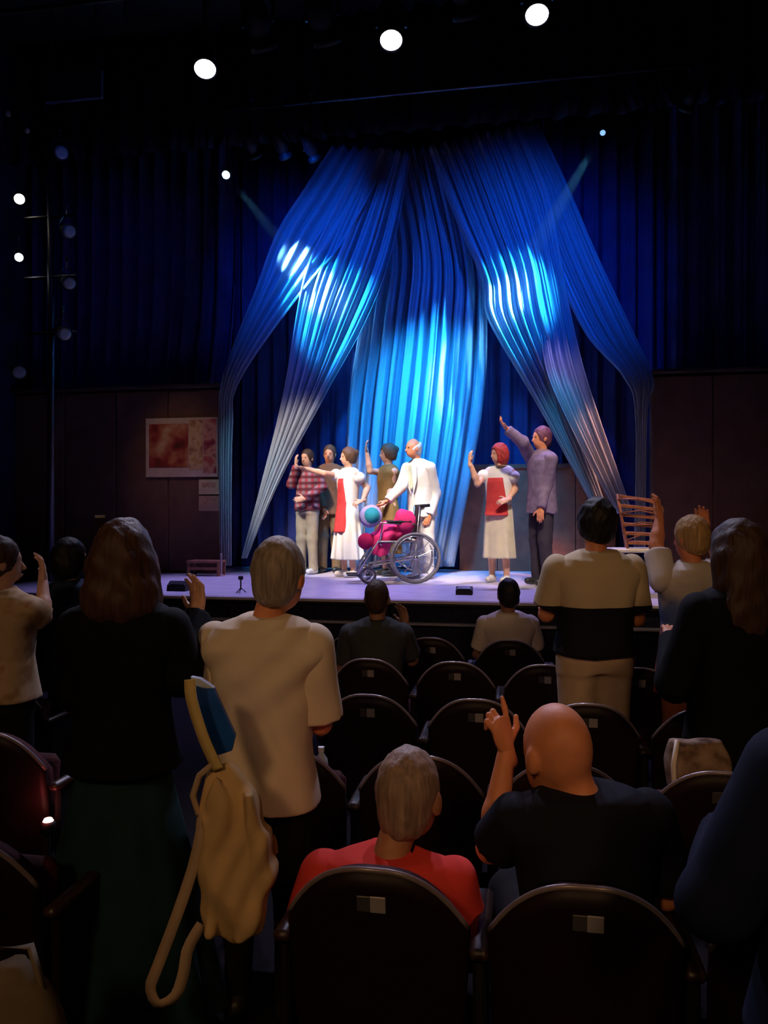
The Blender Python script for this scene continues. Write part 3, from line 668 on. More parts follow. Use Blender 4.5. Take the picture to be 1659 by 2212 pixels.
            G.loft([ring2(hz_, rx, ry, False), ring2(hz_+(.9-hz_)*.5, (rx+.18)/2, (ry+.14)/2, False), ring2(.9, .18, .14), ring2(wz, .145, .108)], fa, .03, 2.1, bottom.get('pleat', (11,.07,0)))
            if bottom.get('fold'): G.warp(folds(*bottom['fold']))
        v, f = G.net(); mesh(bottom.get('name', kd), v, f, bm_, P)
    if shoes:
        for sd in 'LR':
            a, b, c = legs[sd]; ft = rotz((0,1,0), fa); G = Solid(min(vox, .011)); c0 = c-np.array([0,0,.04*s])
            G.cone(c0-ft*.035*s, c0+ft*.13*s, .045*s, .036*s, .03); G.cone(c0, c0+np.array([0,0,.03*s]), .045*s, .042*s, .02); G.cut((0,0,.002), (0,0,-1))
            v, f = G.net(); mesh('shoe', v, f, shoes, P)
    P['_'] = 0; del P['_']
    P_INFO[P.name] = dict(B=B, HD=HD, arms=arms, s=s, fa=fa, hf=hf, Bm=Bm, Hm=Hm, nb=nb, hc=hc)
    return P
P_INFO = {}
def feet_at(px, d, z): p = at_d(px, 1106, d); return (p.x, p.y, z)
def loc_of(px, py, px0, foot_y, ppm, y=0.0): return ((px-px0)/ppm, y, (foot_y-py)/ppm)

# ------------------------------------------------------------------ theatre seats
MAROON = mat('seat_maroon', (0.05, 0.008, 0.010), 0.8, 0.2, 0, .3, 60, .25)
SHELL = mat('seat_shell', (0.012, 0.004, 0.005), 0.5, 0.25, 0, .2, 12, .05)
RIM = mat('seat_rim', (0.24, 0.19, 0.20), 0.28, 0.6, 0.2, .1, 20, .02)
ARMW = mat('armrest_wood', (0.035, 0.016, 0.012), 0.4, 0.5, 0, .2, 20, .05)
PLATE = mat('number_plate', (0.32, 0.30, 0.32), 0.35, 0.5, 0.1, .1, 20, .02)
PLATE_D = mat('number_plate_dark', (0.06, 0.055, 0.06), 0.35, 0.5, 0.1, .1, 20, .02)
ST = 0.86   # top of the backs
def outline(u):   # half-width shape of the top arch: height drop at |u| in 0..1
    return 0.17*(abs(u)**2.6)
def seat_parts():
    hw = .245; z0 = .30; nU, nV = 20, 10; out = []
    def surf(off, infl=0.0):
        g = []
        for j in range(nV+1):
            for i in range(nU+1):
                u = -1+2*i/nU; top = ST-outline(u)+infl; z = z0+(top-z0)*j/nV
                x = u*(hw+infl)*(0.93+.07*math.sin(min(1,(z-z0)/.3)*PI/2)); y = .055*u*u - .16*(z-z0)/.55*.5 + off
                g.append(Vector((x, y, z)))
        return g
    def slab(o0, o1, infl):
        a = surf(o0, infl); b = surf(o1, infl); n = len(a); m = MB(); W = nU+1; fs = []
        for j in range(nV):
            for i in range(nU):
                q = (j*W+i, j*W+i+1, (j+1)*W+i+1, (j+1)*W+i); fs.append(q); fs.append(tuple(n+k for k in reversed(q)))
        bd = [i for i in range(W)]+[j*W+nU for j in range(1, nV+1)]+[nV*W+i for i in range(nU-1, -1, -1)]+[j*W for j in range(nV-1, 0, -1)]
        for k in range(len(bd)):
            p, q = bd[k], bd[(k+1) % len(bd)]; fs.append((q, p, p+n, q+n))
        return m.add(a+b, fs)
    out.append(('back_shell', slab(0, .022, 0), SHELL, True)); out.append(('back_cushion', slab(.0225, .075, -.012), MAROON, True))
    rim = []
    for i in range(33):
        u = -1+2*i/32; z = ST-outline(u); x = u*hw; y = .055*u*u-.16*(z-z0)/.55*.5+.008
        rim.append((x, y, z+.004))
    out.append(('rim', MB().tube(rim, .0085, 6), RIM, True))
    zp = ST-.085; yp = -.16*(zp-z0)/.55*.5-.006; M = Matrix.Rotation(R(8), 3, 'X')
    out.append(('number_plate', MB().box((.018, yp, zp), (.042, .005, .046), M=M, b=.002), PLATE, False))
    out.append(('plate_backing', MB().box((-.02, yp, zp), (.036, .005, .044), M=M, b=.002), PLATE_D, False))
    out.append(('tipped_cushion', MB().box((0, .125, .535), (.43, .36, .085), M=Matrix.Rotation(R(80), 3, 'X'), b=.03), MAROON, True))
    out.append(('seat_cushion', MB().box((0, .31, .42), (.46, .44, .11), M=Matrix.Rotation(R(5), 3, 'X'), b=.035), MAROON, True))
    for sg in (-1, 1):
        out.append(('armrest', MB().box((sg*.272, .19, .615), (.05, .36, .035), b=.012), ARMW, True))
        out.append(('side_frame', MB().box((sg*.272, .19, .30), (.03, .30, .60), b=.01), BLACK, False))
    return out
SEAT_MESH = None
def seat(X, Y, label, group='theatre seats', rz=0.0):
    global SEAT_MESH
    t = thing('theatre_seat', label, 'seat', (X, Y, 0), rz, group)
    if SEAT_MESH is None:
        SEAT_MESH = []
        for nm, mb, m, sm in seat_parts():
            o = mb.build(nm, m, None, sm); SEAT_MESH.append((nm, o.data)); bpy.data.objects.remove(o)
    taken = 'holding' in label    # seats nobody sits in are tipped up
    for nm, d in SEAT_MESH:
        if nm == ('tipped_cushion' if taken else 'seat_cushion'): continue
        link(bpy.data.objects.new('seat_cushion' if nm == 'tipped_cushion' else nm, d), t)
    return t
for X, lb in ((-2.19,'dark theatre seat at the lower left edge, outermost of its pair'), (-1.64,'dark theatre seat in the lower left, closest to the green skirt'), (-.383,'dark theatre seat holding the man in the red shirt'),
              (.167,'dark theatre seat holding the bald man'), (.717,'dark theatre seat cut off at the lower right edge')):
    seat(X, 2.05, lb)
for X, lb in ((-2.80,'maroon theatre seat at the left edge, outermost in the row of the red aisle lamp'), (-2.25,'maroon theatre seat at the left beside the red aisle lamp'), (-.933,'empty theatre seat directly before the man in the cream shirt'), (-.383,'empty theatre seat just ahead of the grey-haired man in red'),
              (.167,'empty theatre seat just ahead of the bald man'), (.717,'empty theatre seat behind the woman in the black jacket')):
    seat(X, 3.0, lb)
for X, lb in ((-3.45,'maroon theatre seat at the left edge, below the man in the tan shirt'), (-2.9,'maroon theatre seat at the left below the person in navy'), (-.767,'maroon theatre seat with a bright plate, beside the cream shirt sleeve'), (-.217,'maroon theatre seat with a lilac-lit rim and bright plate'),
              (.333,'maroon theatre seat below the khaki shorts'), (.883,'maroon theatre seat beside the tan handbag')):
    seat(X, 3.93, lb)
for X, lb in ((-.95,'theatre seat holding the man in the dark grey shirt'), (-.40,'empty theatre seat next to the man in the dark grey shirt'), (.15,'empty theatre seat beside the man in the black and cream shirt'), (.70,'theatre seat hidden mostly by the man in khaki shorts')):
    seat(X, 4.87, lb)
for X, lb in ((-1.24,'small far seat beyond the man in the dark grey shirt'), (-.654,'small far seat with a bright plate, empty, just below the stage'), (-.07,'small far seat holding the person in the white shirt'), (.51,'small far seat behind the man in khaki shorts')):
    seat(X, 5.76, lb)

# ------------------------------------------------------------------ the cast on stage
GC = 'performers on the stage'; HB = hairmat('hair_brown', (.10,.045,.02)); HG = hairmat('hair_grey', (.42,.40,.42)); HK = hairmat('hair_black', (.012,.010,.010))
HR = hairmat('hair_red', (.40,.035,.03)); HA = hairmat('hair_auburn', (.16,.07,.03)); HW = hairmat('hair_white', (.75,.73,.72)); HDK = hairmat('hair_dark_brown', (.05,.026,.016))
SH_W = mat('shoe_white', (.7,.66,.66), .5); SH_K = mat('shoe_black', (.02,.02,.02), .4, .5); WHITE = cloth('white_suiting', (.80,.78,.74), .05, 8, .15); CREAM = cloth('cream_cotton', (.72,.64,.46), .08, 8, .2)
RED = cloth('red_cotton', (.55,.05,.05), .15); BROWN = cloth('brown_tweed', (.17,.08,.04), .2); OLIVE = cloth('olive_cloth', (.22,.12,.035), .2); KHAKI = cloth('khaki_twill', (.36,.30,.22), .12)
def cast(label, px, d, Hh, **kw):
    ppm = F/d; fy = 1106+.85*ppm
    q = lambda x, y, dy=0.0: loc_of(x, y, px, fy, ppm, dy)
    for a in ('armL', 'armR'):
        if a in kw and kw[a]: e, w_, fdir = kw[a]; kw[a] = (q(*e), q(*w_), fdir)
    return person(label, feet_at(px, d, SZ), Hh, group=GC, vox=.0125, hv=.007, eyes=True, **kw)
cast('performer in a red plaid shirt and khaki trousers, outermost of the group', 664, 10.58, 1.70, face=150, skin=SKIN, hair=dict(mat=HDK, kind='short', g=.012),
     armR=((630,1046,-.05),(643,1008,-.16),(-.1,-.1,1)), armL=((698,1052,-.08),(662,1078,-.22),(-1,-.2,-.1)), top=dict(mat=plaid('red_plaid', (.42,.05,.06), (.30,.24,.26), (.12,.02,.03)), sleeve='long', loose=.02, hem=.9), bottom=dict(mat=KHAKI), shoes=SH_W)
cast('performer in a brown suit standing behind the plaid shirt', 712, 10.84, 1.78, face=170, skin=SKIN_R, hair=dict(mat=HB, g=.012), top=dict(mat=BROWN, sleeve='long', loose=.024, hem=.8, name='jacket'), bottom=dict(mat=cloth('brown_trousers', (.20,.13,.07))), shoes=SH_K, armR=((688,1052,-.05),(702,1098,-.12),(.1,-.1,-1)))
S3 = cast('performer in a long white dress with a red bib, pointing left', 752, 10.1, 1.68, face=128, hface=112, hair=dict(mat=HB, kind='bun', g=.02), armR=((702,1024,-.1),(664,1014,-.12),(-1,0,.15)), armL=((794,1054,-.05),(784,1082,-.22),(-.6,-.5,-.2)),
     top=dict(mat=WHITE, sleeve='puff', loose=.016, hem=.98, hemr=(.13,.1), name='blouse', collar=False, front=(RED, .62, 1.34, .085, 'apron')), bottom=dict(mat=WHITE, kind='skirt', hem=.24, hemr=(.24,.2), pleat=(9,.09,0)), shoes=SH_W)
S4 = cast('performer in an olive dress with one hand raised high', 838, 10.25, 1.74, face=118, hface=105, hair=dict(mat=HA, kind='bun', g=.024), armR=((800,1018,-.05),(793,978,-.1),(-.1,-.1,1)), armL=((846,1052,-.1),(836,1082,-.2),(-.4,-.4,-.4)),
     top=dict(mat=OLIVE, sleeve='none', loose=.014, hem=.98, hemr=(.13,.1), name='bodice', collar=False), bottom=dict(mat=OLIVE, kind='skirt', hem=.3, hemr=(.22,.18), pleat=(9,.08,0)), shoes=SH_K)
S5 = cast('bald performer in a white suit leaning to the wheelchair', 912, 9.8, 1.77, face=138, hface=118, lean=(-.07,-.05), htilt=(-.035,-.03), skin=SKIN_R, hair=dict(mat=HW, g=.010, fringe_only=True), armR=((866,1052,-.16),(838,1082,-.24),(-.8,-.3,-.6)), armL=((940,1066,-.06),(926,1112,-.16),(-.4,-.2,-1)),
     top=dict(mat=WHITE, sleeve='long', loose=.03, hem=.78, hemr=(.17,.13), name='jacket', fold=(.006,22,4)), bottom=dict(mat=WHITE, loose=.022), shoes=SH_W)
S6 = cast('red-haired performer in a cream skirt waving one arm', 1078, 9.3, 1.66, face=148, hface=112, hair=dict(mat=HR, kind='bob', g=.022, fz=.006), armR=((1030,1046,-.08),(1012,1002,-.16),(-.05,0,1)), armL=((1112,1056,-.06),(1092,1080,-.2),(-.8,-.4,-.2)),
     top=dict(mat=WHITE, sleeve='puff', loose=.018, hem=.98, hemr=(.14,.11), name='blouse', collar=False, front=(RED, .86, 1.33, .13, 'vest')), bottom=dict(mat=CREAM, kind='skirt', hem=.31, hemr=(.215,.17), pleat=(8,.05,1)), shoes=SH_W)
S7 = cast('tall performer in a grey-purple jacket with arm stretched upward', 1170, 8.95, 1.83, face=112, hface=105, skin=SKIN_R, hair=dict(mat=hairmat('hair_plum', (.16,.05,.09)), g=.014), armR=((1126,958,-.1),(1092,930,-.14),(-.6,-.1,.6)), armL=((1176,1048,-.12),(1160,1098,-.22),(-.1,-.1,-1)),
     top=dict(mat=cloth('mauve_jacket', (.20,.14,.22), .25, 14), sleeve='long', loose=.028, hem=.80, hemr=(.165,.13), name='jacket', fold=(.006,20,2)), bottom=dict(mat=cloth('dark_trousers', (.045,.035,.05))), shoes=SH_K)
i3 = P_INFO[S3.name]; G = Solid(.008)
for k in range(6): G.ell(i3['HD'](.07+.03*math.cos(k), -.05+.025*math.sin(2*k), .02+.03*math.sin(k)), (.026,.026,.022), None, .006)
v, f = G.net(); o = mesh('hair_flower', v, f, cloth('magenta_petals', (.55,.03,.12)), S3); o['label'] = 'magenta flower in the hair'
i5 = P_INFO[S5.name]
v = [i5['B'](-.02,.16,1.42), i5['B'](.02,.16,1.42), i5['B'](.028,.168,1.16), i5['B'](0,.168,1.12), i5['B'](-.028,.168,1.16)]
o = mesh('necktie', v, [(0,1,2,3,4)], cloth('pale_green_tie', (.62,.66,.48)), S5, False); q = o.modifiers.new('thickness', 'SOLIDIFY'); q.thickness = .012; q.offset = 1
for k, (sx) in enumerate((-1, 1)):
    v = [i5['B'](sx*.03,.155,1.45), i5['B'](sx*.10,.148,1.40), i5['B'](sx*.085,.162,1.22), i5['B'](sx*.02,.172,1.06)]
    o = mesh('lapel', v, [(0,1,2,3) if sx < 0 else (3,2,1,0)], WHITE, S5, False); q = o.modifiers.new('thickness', 'SOLIDIFY'); q.thickness = .012; q.offset = 0

# ------------------------------------------------------------------ wheelchair and what it carries
d_w = 9.35; pw = F/d_w; base = feet_at(852, d_w, SZ); WC = thing('wheelchair', 'wheelchair with large spoked wheels in front of the white suit', 'wheelchair', base, R(YAW+6))
fyw = 1106+.85*pw
def wheel(cx, cy, r, name, spokes, tr):
    c = Vector((cx, cy, r)); pts = [c+Vector((math.cos(a)*(r-tr), 0, math.sin(a)*(r-tr))) for a in [2*PI*k/28 for k in range(29)]]
    wo = MB().tube(pts, tr, 8, False).build(name, mat('tyre', (.16,.15,.17), .6, .3), WC, True)
    MB().tube([c+Vector((math.cos(a)*(r-tr*2.6), -.004, math.sin(a)*(r-tr*2.6))) for a in [2*PI*k/28 for k in range(29)]], .007, 6, False).build('wheel_rim', CHROME, wo, True)
    for k in range(spokes):
        a = 2*PI*k/spokes; MB().tube([c, c+Vector((math.cos(a)*(r-tr*2), 0, math.sin(a)*(r-tr*2)))], .0035, 5).build('spoke', CHROME, wo)
    MB().tube([c-Vector((0,.03,0)), c+Vector((0,.03,0))], .028, 10).build('hub', CHROME, wo, True)
for sy in (-.27, .27):
    wheel(.22, sy, .305, 'drive_wheel', 14, .018); wheel(-.34, sy*.85, .10, 'caster_wheel', 6, .014)
    fr = [(.28, sy*.8, .92), (.24, sy*.8, .50), (-.22, sy*.8, .50), (-.36, sy*.8, .30), (-.46, sy*.8, .12)]
    MB().tube(fr, .013, 8).build('side_frame', CHROME, WC, True); MB().tube([(.24, sy*.8, .5), (.22, sy*.8, .30), (-.28, sy*.8, .22), (-.34, sy*.8, .11)], .012, 8).build('lower_frame', CHROME, WC, True)
    MB().tube([(.24, sy*.8, .70), (-.16, sy*.8, .72), (-.2, sy*.8, .5)], .013, 8).build('armrest_frame', CHROME, WC, True)
    MB().box((.03, sy*.8, .735), (.30, .05, .03), b=.01).build('armrest_pad', BLACK, WC)
    MB().tube([(.28, sy*.8, .92), (.40, sy*.8, .93)], .019, 8).build('push_handle', BLACK, WC, True)
    MB().box((-.50, sy*.45, .10), (.16, .14, .015), b=.005).build('footrest', BLACK, WC)
MB().box((0, 0, .49), (.44, .40, .02), b=.006).build('sling_seat', mat('sling', (.03,.02,.03), .7), WC); MB().box((.27, 0, .72), (.02, .40, .40), M=Matrix.Rotation(R(6), 3, 'Y'), b=.006).build('backrest', mat('sling', (.03,.02,.03)), WC)
MB().tube([(.2,-.2,.14),(-.05,0,.32),(-.2,.2,.48)], .010, 6).build('cross_brace', CHROME, WC); MB().tube([(.2,.2,.14),(-.05,0,.32),(-.2,-.2,.48)], .010, 6).build('cross_brace', CHROME, WC)
MAG = cloth('magenta_cloth', (.62,.03,.16), .15); wm = Matrix.Translation(base) @ Matrix.Rotation(R(YAW+6), 4, 'Z')
def wc_solid(name, label, cat, mk, m, at_, group=None):
    G = Solid(.011); mk(G); v, f = G.net(); t = mesh(name, v, f, m); t.matrix_world = wm @ Matrix.Translation(Vector(at_)); return tag(t, label, cat, group)
def blanket(G):
    G.ell((0,0,.12), (.22,.17,.13), None, .06); G.ell((-.14,0,.06), (.14,.17,.09), None, .06); G.ell((.12,-.02,.27), (.12,.15,.12), None, .06); G.loft([(-.17,-.18,0,.10,.17),(.06,-.14,0,.13,.17)], 0, .05, 2.2); G.warp(folds(.012, 30, 4))
wc_solid('blanket', 'magenta blanket heaped over the wheelchair seat', 'blanket', blanket, MAG, (0, 0, .50))
def cush(G): G.ell((0,0,0), (.095,.08,.10), None, .02); G.warp(folds(.004, 40, 2))
wc_solid('cushion', 'round dark magenta cushion at the front of the wheelchair', 'cushion', cush, cloth('plum_cloth', (.36,.01,.09)), (-.36, -.12, .50), 'cushions on the wheelchair')
wc_solid('cushion', 'round magenta cushion against the wheelchair backrest', 'cushion', lambda G: G.ell((0,0,0), (.12,.07,.13), None, .02), MAG, (.12, -.17, .74), 'cushions on the wheelchair')
hb = thing('hat_box', 'round teal and lilac box propped on the wheelchair', 'box', wm @ Vector((-.30, -.12, .80)), R(YAW+20))
Mh = Matrix.Rotation(R(78), 4, 'X')
MB().lathe([(.13,-.05),(.135,0),(.13,.05)], Mh, 24).build('box_body', cloth('lilac_card', (.32,.28,.55)), hb, True); MB().lathe([(.095,.0505),(.095,.062)], Mh, 24).build('box_lid', cloth('teal_card', (.02,.22,.30)), hb, True)

# ------------------------------------------------------------------ set dressing
a, b = at(318, 905, YP), at(472, 1030, YP)
PB = thing('poster', 'cream-bordered orange and red poster on the brown panel', 'poster', ((a.x+b.x)/2, YP-.03, b.z)); pwid, phgt = b.x-a.x, a.z-b.z
MB().box((0, 0, phgt/2), (pwid, .03, phgt), b=.004).build('poster_board', cloth('poster_cream', (.62,.50,.36), .1), PB)
def printp(name, x0, x1, z0, z1, m, par=PB, y=-.02): MB().box((pwid*((x0+x1)/2-.5), y, phgt*(z0+z1)/2), (pwid*(x1-x0), .008, phgt*(z1-z0)), b=.002).build(name, m, par)
printp('picture_print', .05, .60, .16, .90, blotch('poster_red', [(.10,.03,.02),(.32,.04,.03),(.50,.20,.08),(.62,.42,.22)], 3.2)); printp('picture_print', .61, .80, .12, .96, blotch('poster_gold', [(.50,.30,.08),(.66,.46,.22),(.30,.12,.04)], 7)); printp('picture_print', .81, .99, .06, .97, blotch('poster_rose', [(.45,.10,.08),(.62,.34,.20),(.25,.03,.05)], 6))
for (y0, y1), m, lb in (((1036,1068), cloth('card_cream', (.66,.52,.30)), 'small cream notice card just below the poster'), ((1071,1104), cloth('card_tan', (.50,.32,.20)), 'small tan notice card, lower of the two')):
    a, b = at(431, y0, YP), at(474, y1, YP); t = thing('notice_card', lb, 'card', ((a.x+b.x)/2, YP-.02, b.z), 0, 'notice cards on the brown panel'); hh = a.z-b.z
    MB().box((0,0,hh/2), (b.x-a.x, .02, hh), b=.003).build('card', m, t); MB().box((0,-.012,hh*.62), ((b.x-a.x)*.7, .005, hh*.3), b=.001).build('print', blotch('card_print', [(.4,.2,.1),(.6,.4,.25)], 20), t)
# low brown step beside the panel
p = at(446, 1240, 9.75); t = thing('wooden_step', 'low brown wooden step at the foot of the poster panel', 'step', (p.x, 9.75, SZ)); WOOD = mat('brown_wood', (.28,.11,.06), .5, .4, 0, .25, 12, .1)
MB().box((0,0,.19), (.46,.26,.03), b=.006).build('tread', WOOD, t)
for sx in (-.21, .21):
    for sy in (-.1, .1): MB().box((sx, sy, .0875), (.035,.035,.175), b=.004).build('leg', WOOD, t)
MB().box((0,-.1,.10), (.40,.02,.04), b=.004).build('stretcher', WOOD, t)
p = at(478, 1232, 9.7); t = thing('rail_post', 'thin pale post beside the low wooden step', 'post', (p.x, p.y, SZ)); MB().tube([(0,0,0),(0,0,.30)], .012, 8).build('shaft', mat('pale_post', (.5,.4,.42), .5), t); MB().lathe([(.05,0),(.05,.012),(.014,.02)], None, 12).build('foot', mat('pale_post', (.5,.4,.42)), t)
# floor monitors and a small stand along the stage edge
def wedge(px, py, lb, sc=1.0, rz=0.0):
    d = .85*F/(py-1106); p = at_d(px, 1106, d); t = thing('floor_monitor', lb, 'speaker', (p.x, p.y, SZ), rz, 'low black boxes on the stage floor')
    v = [(-.17,-.12,0),(.17,-.12,0),(.17,.12,0),(-.17,.12,0),(-.17,-.10,.10),(.17,-.10,.10),(.17,.02,.17),(-.17,.02,.17),(.17,.12,.12),(-.17,.12,.12)]
    MB().add([Vector(q)*sc for q in v], [(3,2,1,0),(0,1,5,4),(4,5,6,7),(7,6,8,9),(9,8,2,3),(1,2,8,6,5),(0,4,7,9,3)]).build('cabinet', BLACK, t); MB().box((0,-.045*sc,.143*sc), (.26*sc,.11*sc,.008), M=Matrix.Rotation(R(30), 3, 'X'), b=.002).build('grille', STEEL, t)
wedge(386, 1276, 'low black floor monitor at the end of the stage past the tote bag woman', .62); wedge(1003, 1284, 'low black floor box on the stage before the red-haired performer', .5)
p = at_d(520, 1106, .85*F/(1280-1106)); t = thing('mini_tripod', 'tiny black stand on the stage edge beside the cream shirt man', 'stand', (p.x, p.y, SZ))
MB().tube([(0,0,.03),(0,0,.14)], .008, 6).build('stem', BLACK, t); MB().box((0,0,.155), (.05,.03,.04), b=.006).build('head', BLACK, t)
for k in range(3): MB().tube([(0,0,.05),(.06*math.cos(2.1*k),.06*math.sin(2.1*k),.004)], .005, 5).build('leg', BLACK, t)
# white-topped table and slatted rack on stage right
d_t = 8.0; p = at_d(1378, 1188, d_t); t = thing('side_table', 'narrow white-topped table below the slatted rack', 'table', (p.x, p.y, SZ), R(YAW)); hh = p.z-SZ
MB().box((0,0,hh-.0), (.56,.36,.04), b=.012).build('tabletop', mat('white_top', (.85,.80,.72), .35, .4, 0, .03, 10, .02), t)
for sx in (-.24, .24):
    for sy in (-.14, .14): MB().tube([(sx,sy,0),(sx,sy,hh-.02)], .016, 8).build('leg', STEEL, t)
RW = mat('red_brown_cane', (.34,.12,.06), .45, .4, 0, .35, 14, .2)
rk = thing('slatted_rack', 'reddish brown slatted wooden rack standing on the white table', 'rack', p+Vector((0,0,.022)), R(YAW-8)); rh = .56
def lerp3(a, b, t): return tuple(a[i]+(b[i]-a[i])*t for i in range(3))
up = [((-.12,-.1,0),(-.22,-.06,rh)), ((.22,-.1,0),(.16,-.06,rh*.9)), ((-.10,.1,0),(-.20,.06,rh)), ((.22,.1,0),(.17,.06,rh*.9))]
for a, b in up: MB().tube([a, lerp3(a,b,.5), b], .014, 8).build('upright', RW, rk, True)
for k in range(6):
    tt = .1+.86*k/5
    for pr in ((0,1),(2,3)):
        a = lerp3(*up[pr[0]], tt); b = lerp3(*up[pr[1]], tt); M = (Vector(b)-Vector(a)); c = (Vector(a)+Vector(b))/2
        MB().box(c, (M.length+.03, .012, .035), M=M.to_track_quat('X','Z').to_matrix(), b=.004).build('slat', RW, rk)
for k in range(4):
    a = lerp3(*up[0], .15+.25*k); b = lerp3(*up[1], .3+.2*k); MB().tube([Vector(a)+Vector((0,-.02,0)), (Vector(a)+Vector(b))/2+Vector((0,-.035,.03)), Vector(b)+Vector((0,-.02,0))], .008, 6).build('cane_brace', RW, rk, True)
# ------------------------------------------------------------------ the audience
GA = 'audience members'
def aud(label, px, d, Hh, vox=.011, **kw):
    ppm = F/d; fy = 1106+CAMZ*ppm
    q = lambda x, y, dy=0.0: loc_of(x, y, px, fy, ppm, dy)
    for a in ('armL', 'armR'):
        if a in kw and kw[a]: e, w_, fdir = kw[a]; kw[a] = (q(*e), q(*w_), fdir)
    return person(label, feet_at(px, d, 0), Hh, group=GA, vox=vox, **kw)
BLKC = cloth('black_jacket', (.0035,.004,.006), .3, 20); BLKT = cloth('black_trousers', (.012,.011,.012), .2)
# man in the cream shirt
A4 = aud('grey-haired man standing in a loose cream short-sleeved shirt', 570, 2.77, 1.67, .010, face=-8, hface=-20, htilt=(.055,.02), hs=1.12, skin=SKIN_R, hair=dict(mat=hairmat('hair_pepper', (.30,.24,.19)), g=.012, fz=.003), build=1.06,
    armL=((436,1500,.06),(470,1500,.28),(.3,1,.3)), armR=((692,1566,.02),(686,1592,.22),(-.3,1,.1)),
    top=dict(mat=cloth('cream_shirt', (.76,.64,.48), .06, 6, .2), loose=.024, hem=.80, hemr=(.172,.135), fold=(.005,17,3,9.0), fold_fn=lambda x, y, z: (.008*np.sin(62*(x*.86+z*.42)+1.5*np.sin(5*z))*np.clip((1.22-z)*3.2, 0, 1)*np.clip((z-.78)*4, 0, 1)+.006*np.sin(40*(x*.5-z)+2*np.sin(9*x))*np.clip((z-1.0)*4, 0, 1)).astype(np.float32), e=2.5, flare=1.15, vox=.008, slen=.92), bottom=dict(mat=BLKT, loose=.0), shoes=SH_K)
# tall woman with the dark jacket and green skirt
A3 = aud('long-haired woman in a dark jacket and long dark green skirt', 268, 2.68, 1.75, .011, face=-4, hface=6, skin=SKIN, hair=dict(mat=hairmat('hair_chestnut', (.07,.034,.022)), kind='long', len=.16, g=.022, fz=.006, fn=48), build=.88,
    armL=((172,1500,.03),(196,1420,.25),(.3,.6,.6)), armR=((386,1456,.02),(395,1350,.2),(0,.25,1)),
    top=dict(mat=BLKC, sleeve='long', loose=.035, hem=.92, hemr=(.19,.15), fold=(.006,14,6), name='jacket'), bottom=dict(mat=cloth('green_skirt', (.010,.034,.034), .25, 7), kind='skirt', hem=.08, hemr=(.40,.33), waist=1.08, pleat=(9,.05,0), name='skirt'), shoes=SH_K)
# far left, tan shirt
aud('man in a tan patterned shirt cut off at the left edge', 2, 3.85, 1.66, face=-20, hface=-55, skin=SKIN, hair=dict(mat=HDK, g=.014), armR=((84,1336,.05),(62,1262,.16),(-.1,.2,1)), armL=((-90,1330,.05),(-40,1270,.2),(.3,.3,1)),
    top=dict(mat=blotch('tan_print', [(.34,.20,.09),(.55,.40,.24),(.60,.44,.28),(.40,.14,.08)], 7), loose=.026, hem=.92, hemr=(.185,.14)), bottom=dict(mat=BLKT), shoes=SH_K)
# person in navy holding a phone
A2 = aud('person in navy beyond the long-haired woman, holding up a phone', 152, 4.75, 1.62, face=-30, hface=-40, skin=SKIN, hair=dict(mat=HK, kind='bob', g=.018), armR=((196,1262,.12),(210,1186,.06),(.1,.15,1)), armL=((110,1280,.1),(150,1240,.28),(.5,.2,.8)),
    top=dict(mat=blotch('navy_print', [(.012,.02,.06),(.02,.035,.09),(.05,.06,.10)], 18), sleeve='long', loose=.026, hem=.85), bottom=dict(mat=BLKT), shoes=SH_K)
d_p = 4.80; p = at_d(217, 1168, d_p); t = thing('phone', 'smartphone held up above the long-haired woman', 'phone', p, R(YAW-12)); MB().box((0,0,.08), (.082,.010,.165), b=.004).build('case', mat('phone_case', (.03,.02,.025), .3, .5), t); MB().box((0,-.007,.150), (.07,.004,.016), b=.001).build('camera_strip', mat('phone_edge', (.5,.47,.42), .3, .5), t); MB().box((0,.0065,.08), (.074,.003,.152), b=.001).build('screen', mat('screen_glass', (.02,.03,.06), .1, .6), t)
# seated, mid rows
def seated(label, X, Y, Hh, **kw): return person(label, (X, Y, 0), Hh, seated=True, group=GA, **kw)
seated('seated man in a dark grey shirt, thin hair, below the wheelchair', -.95, 5.12, 1.74, vox=.012, hface=-10, skin=SKIN_D, hair=dict(mat=HDK, g=.006, fz=.002), armR=((.24,.1,.78),(.2,.26,1.0),(-.2,.1,1)), top=dict(mat=cloth('slate_shirt', (.05,.055,.06)), loose=.024, hem=.92), bottom=dict(mat=BLKT), shoes=SH_K)
seated('seated person in a white shirt just below the stage edge', -.09, 6.02, 1.66, vox=.012, hface=10, skin=SKIN_D, hair=dict(mat=HK, g=.012), top=dict(mat=cloth('white_shirt', (.72,.64,.56), .06), loose=.028, hem=.92), bottom=dict(mat=BLKT), shoes=SH_K)
# old man in red
p = at(868, 1106, 2.33)
A11 = seated('seated grey-haired man in a red shirt with a black strap', -.40, 2.235, 1.68, vox=.010, sink=-.655, hs=1.2, face=-6, hface=-24, htilt=(.06,.05,-.02), lean=(.02,.03), skin=mat('skin_old', (.42,.19,.10), .5, .3, 0, .2, 22, .12), hair=dict(mat=hairmat('hair_thin_grey', (.30,.20,.15)), g=.006, fz=.004, fn=90), build=1.12, eyes=True,
    top=dict(mat=cloth('red_shirt', (.75,.06,.05), .1, 7), loose=.022, hem=.95, fold=(.005,18,8), collar=False), bottom=dict(mat=BLKT), shoes=SH_K)
i = P_INFO[A11.name]; MB().ribbon([i['B'](.02,.20,1.28), i['B'](.075,.05,1.50), i['B'](.06,-.07,1.455), i['B'](.0,-.155,1.36), i['B'](-.06,-.165,1.2)], [Vector((1,0,.5))]*5, .022, .004).build('bag_strap', BLKC, A11).__setitem__('label', 'black shoulder strap')
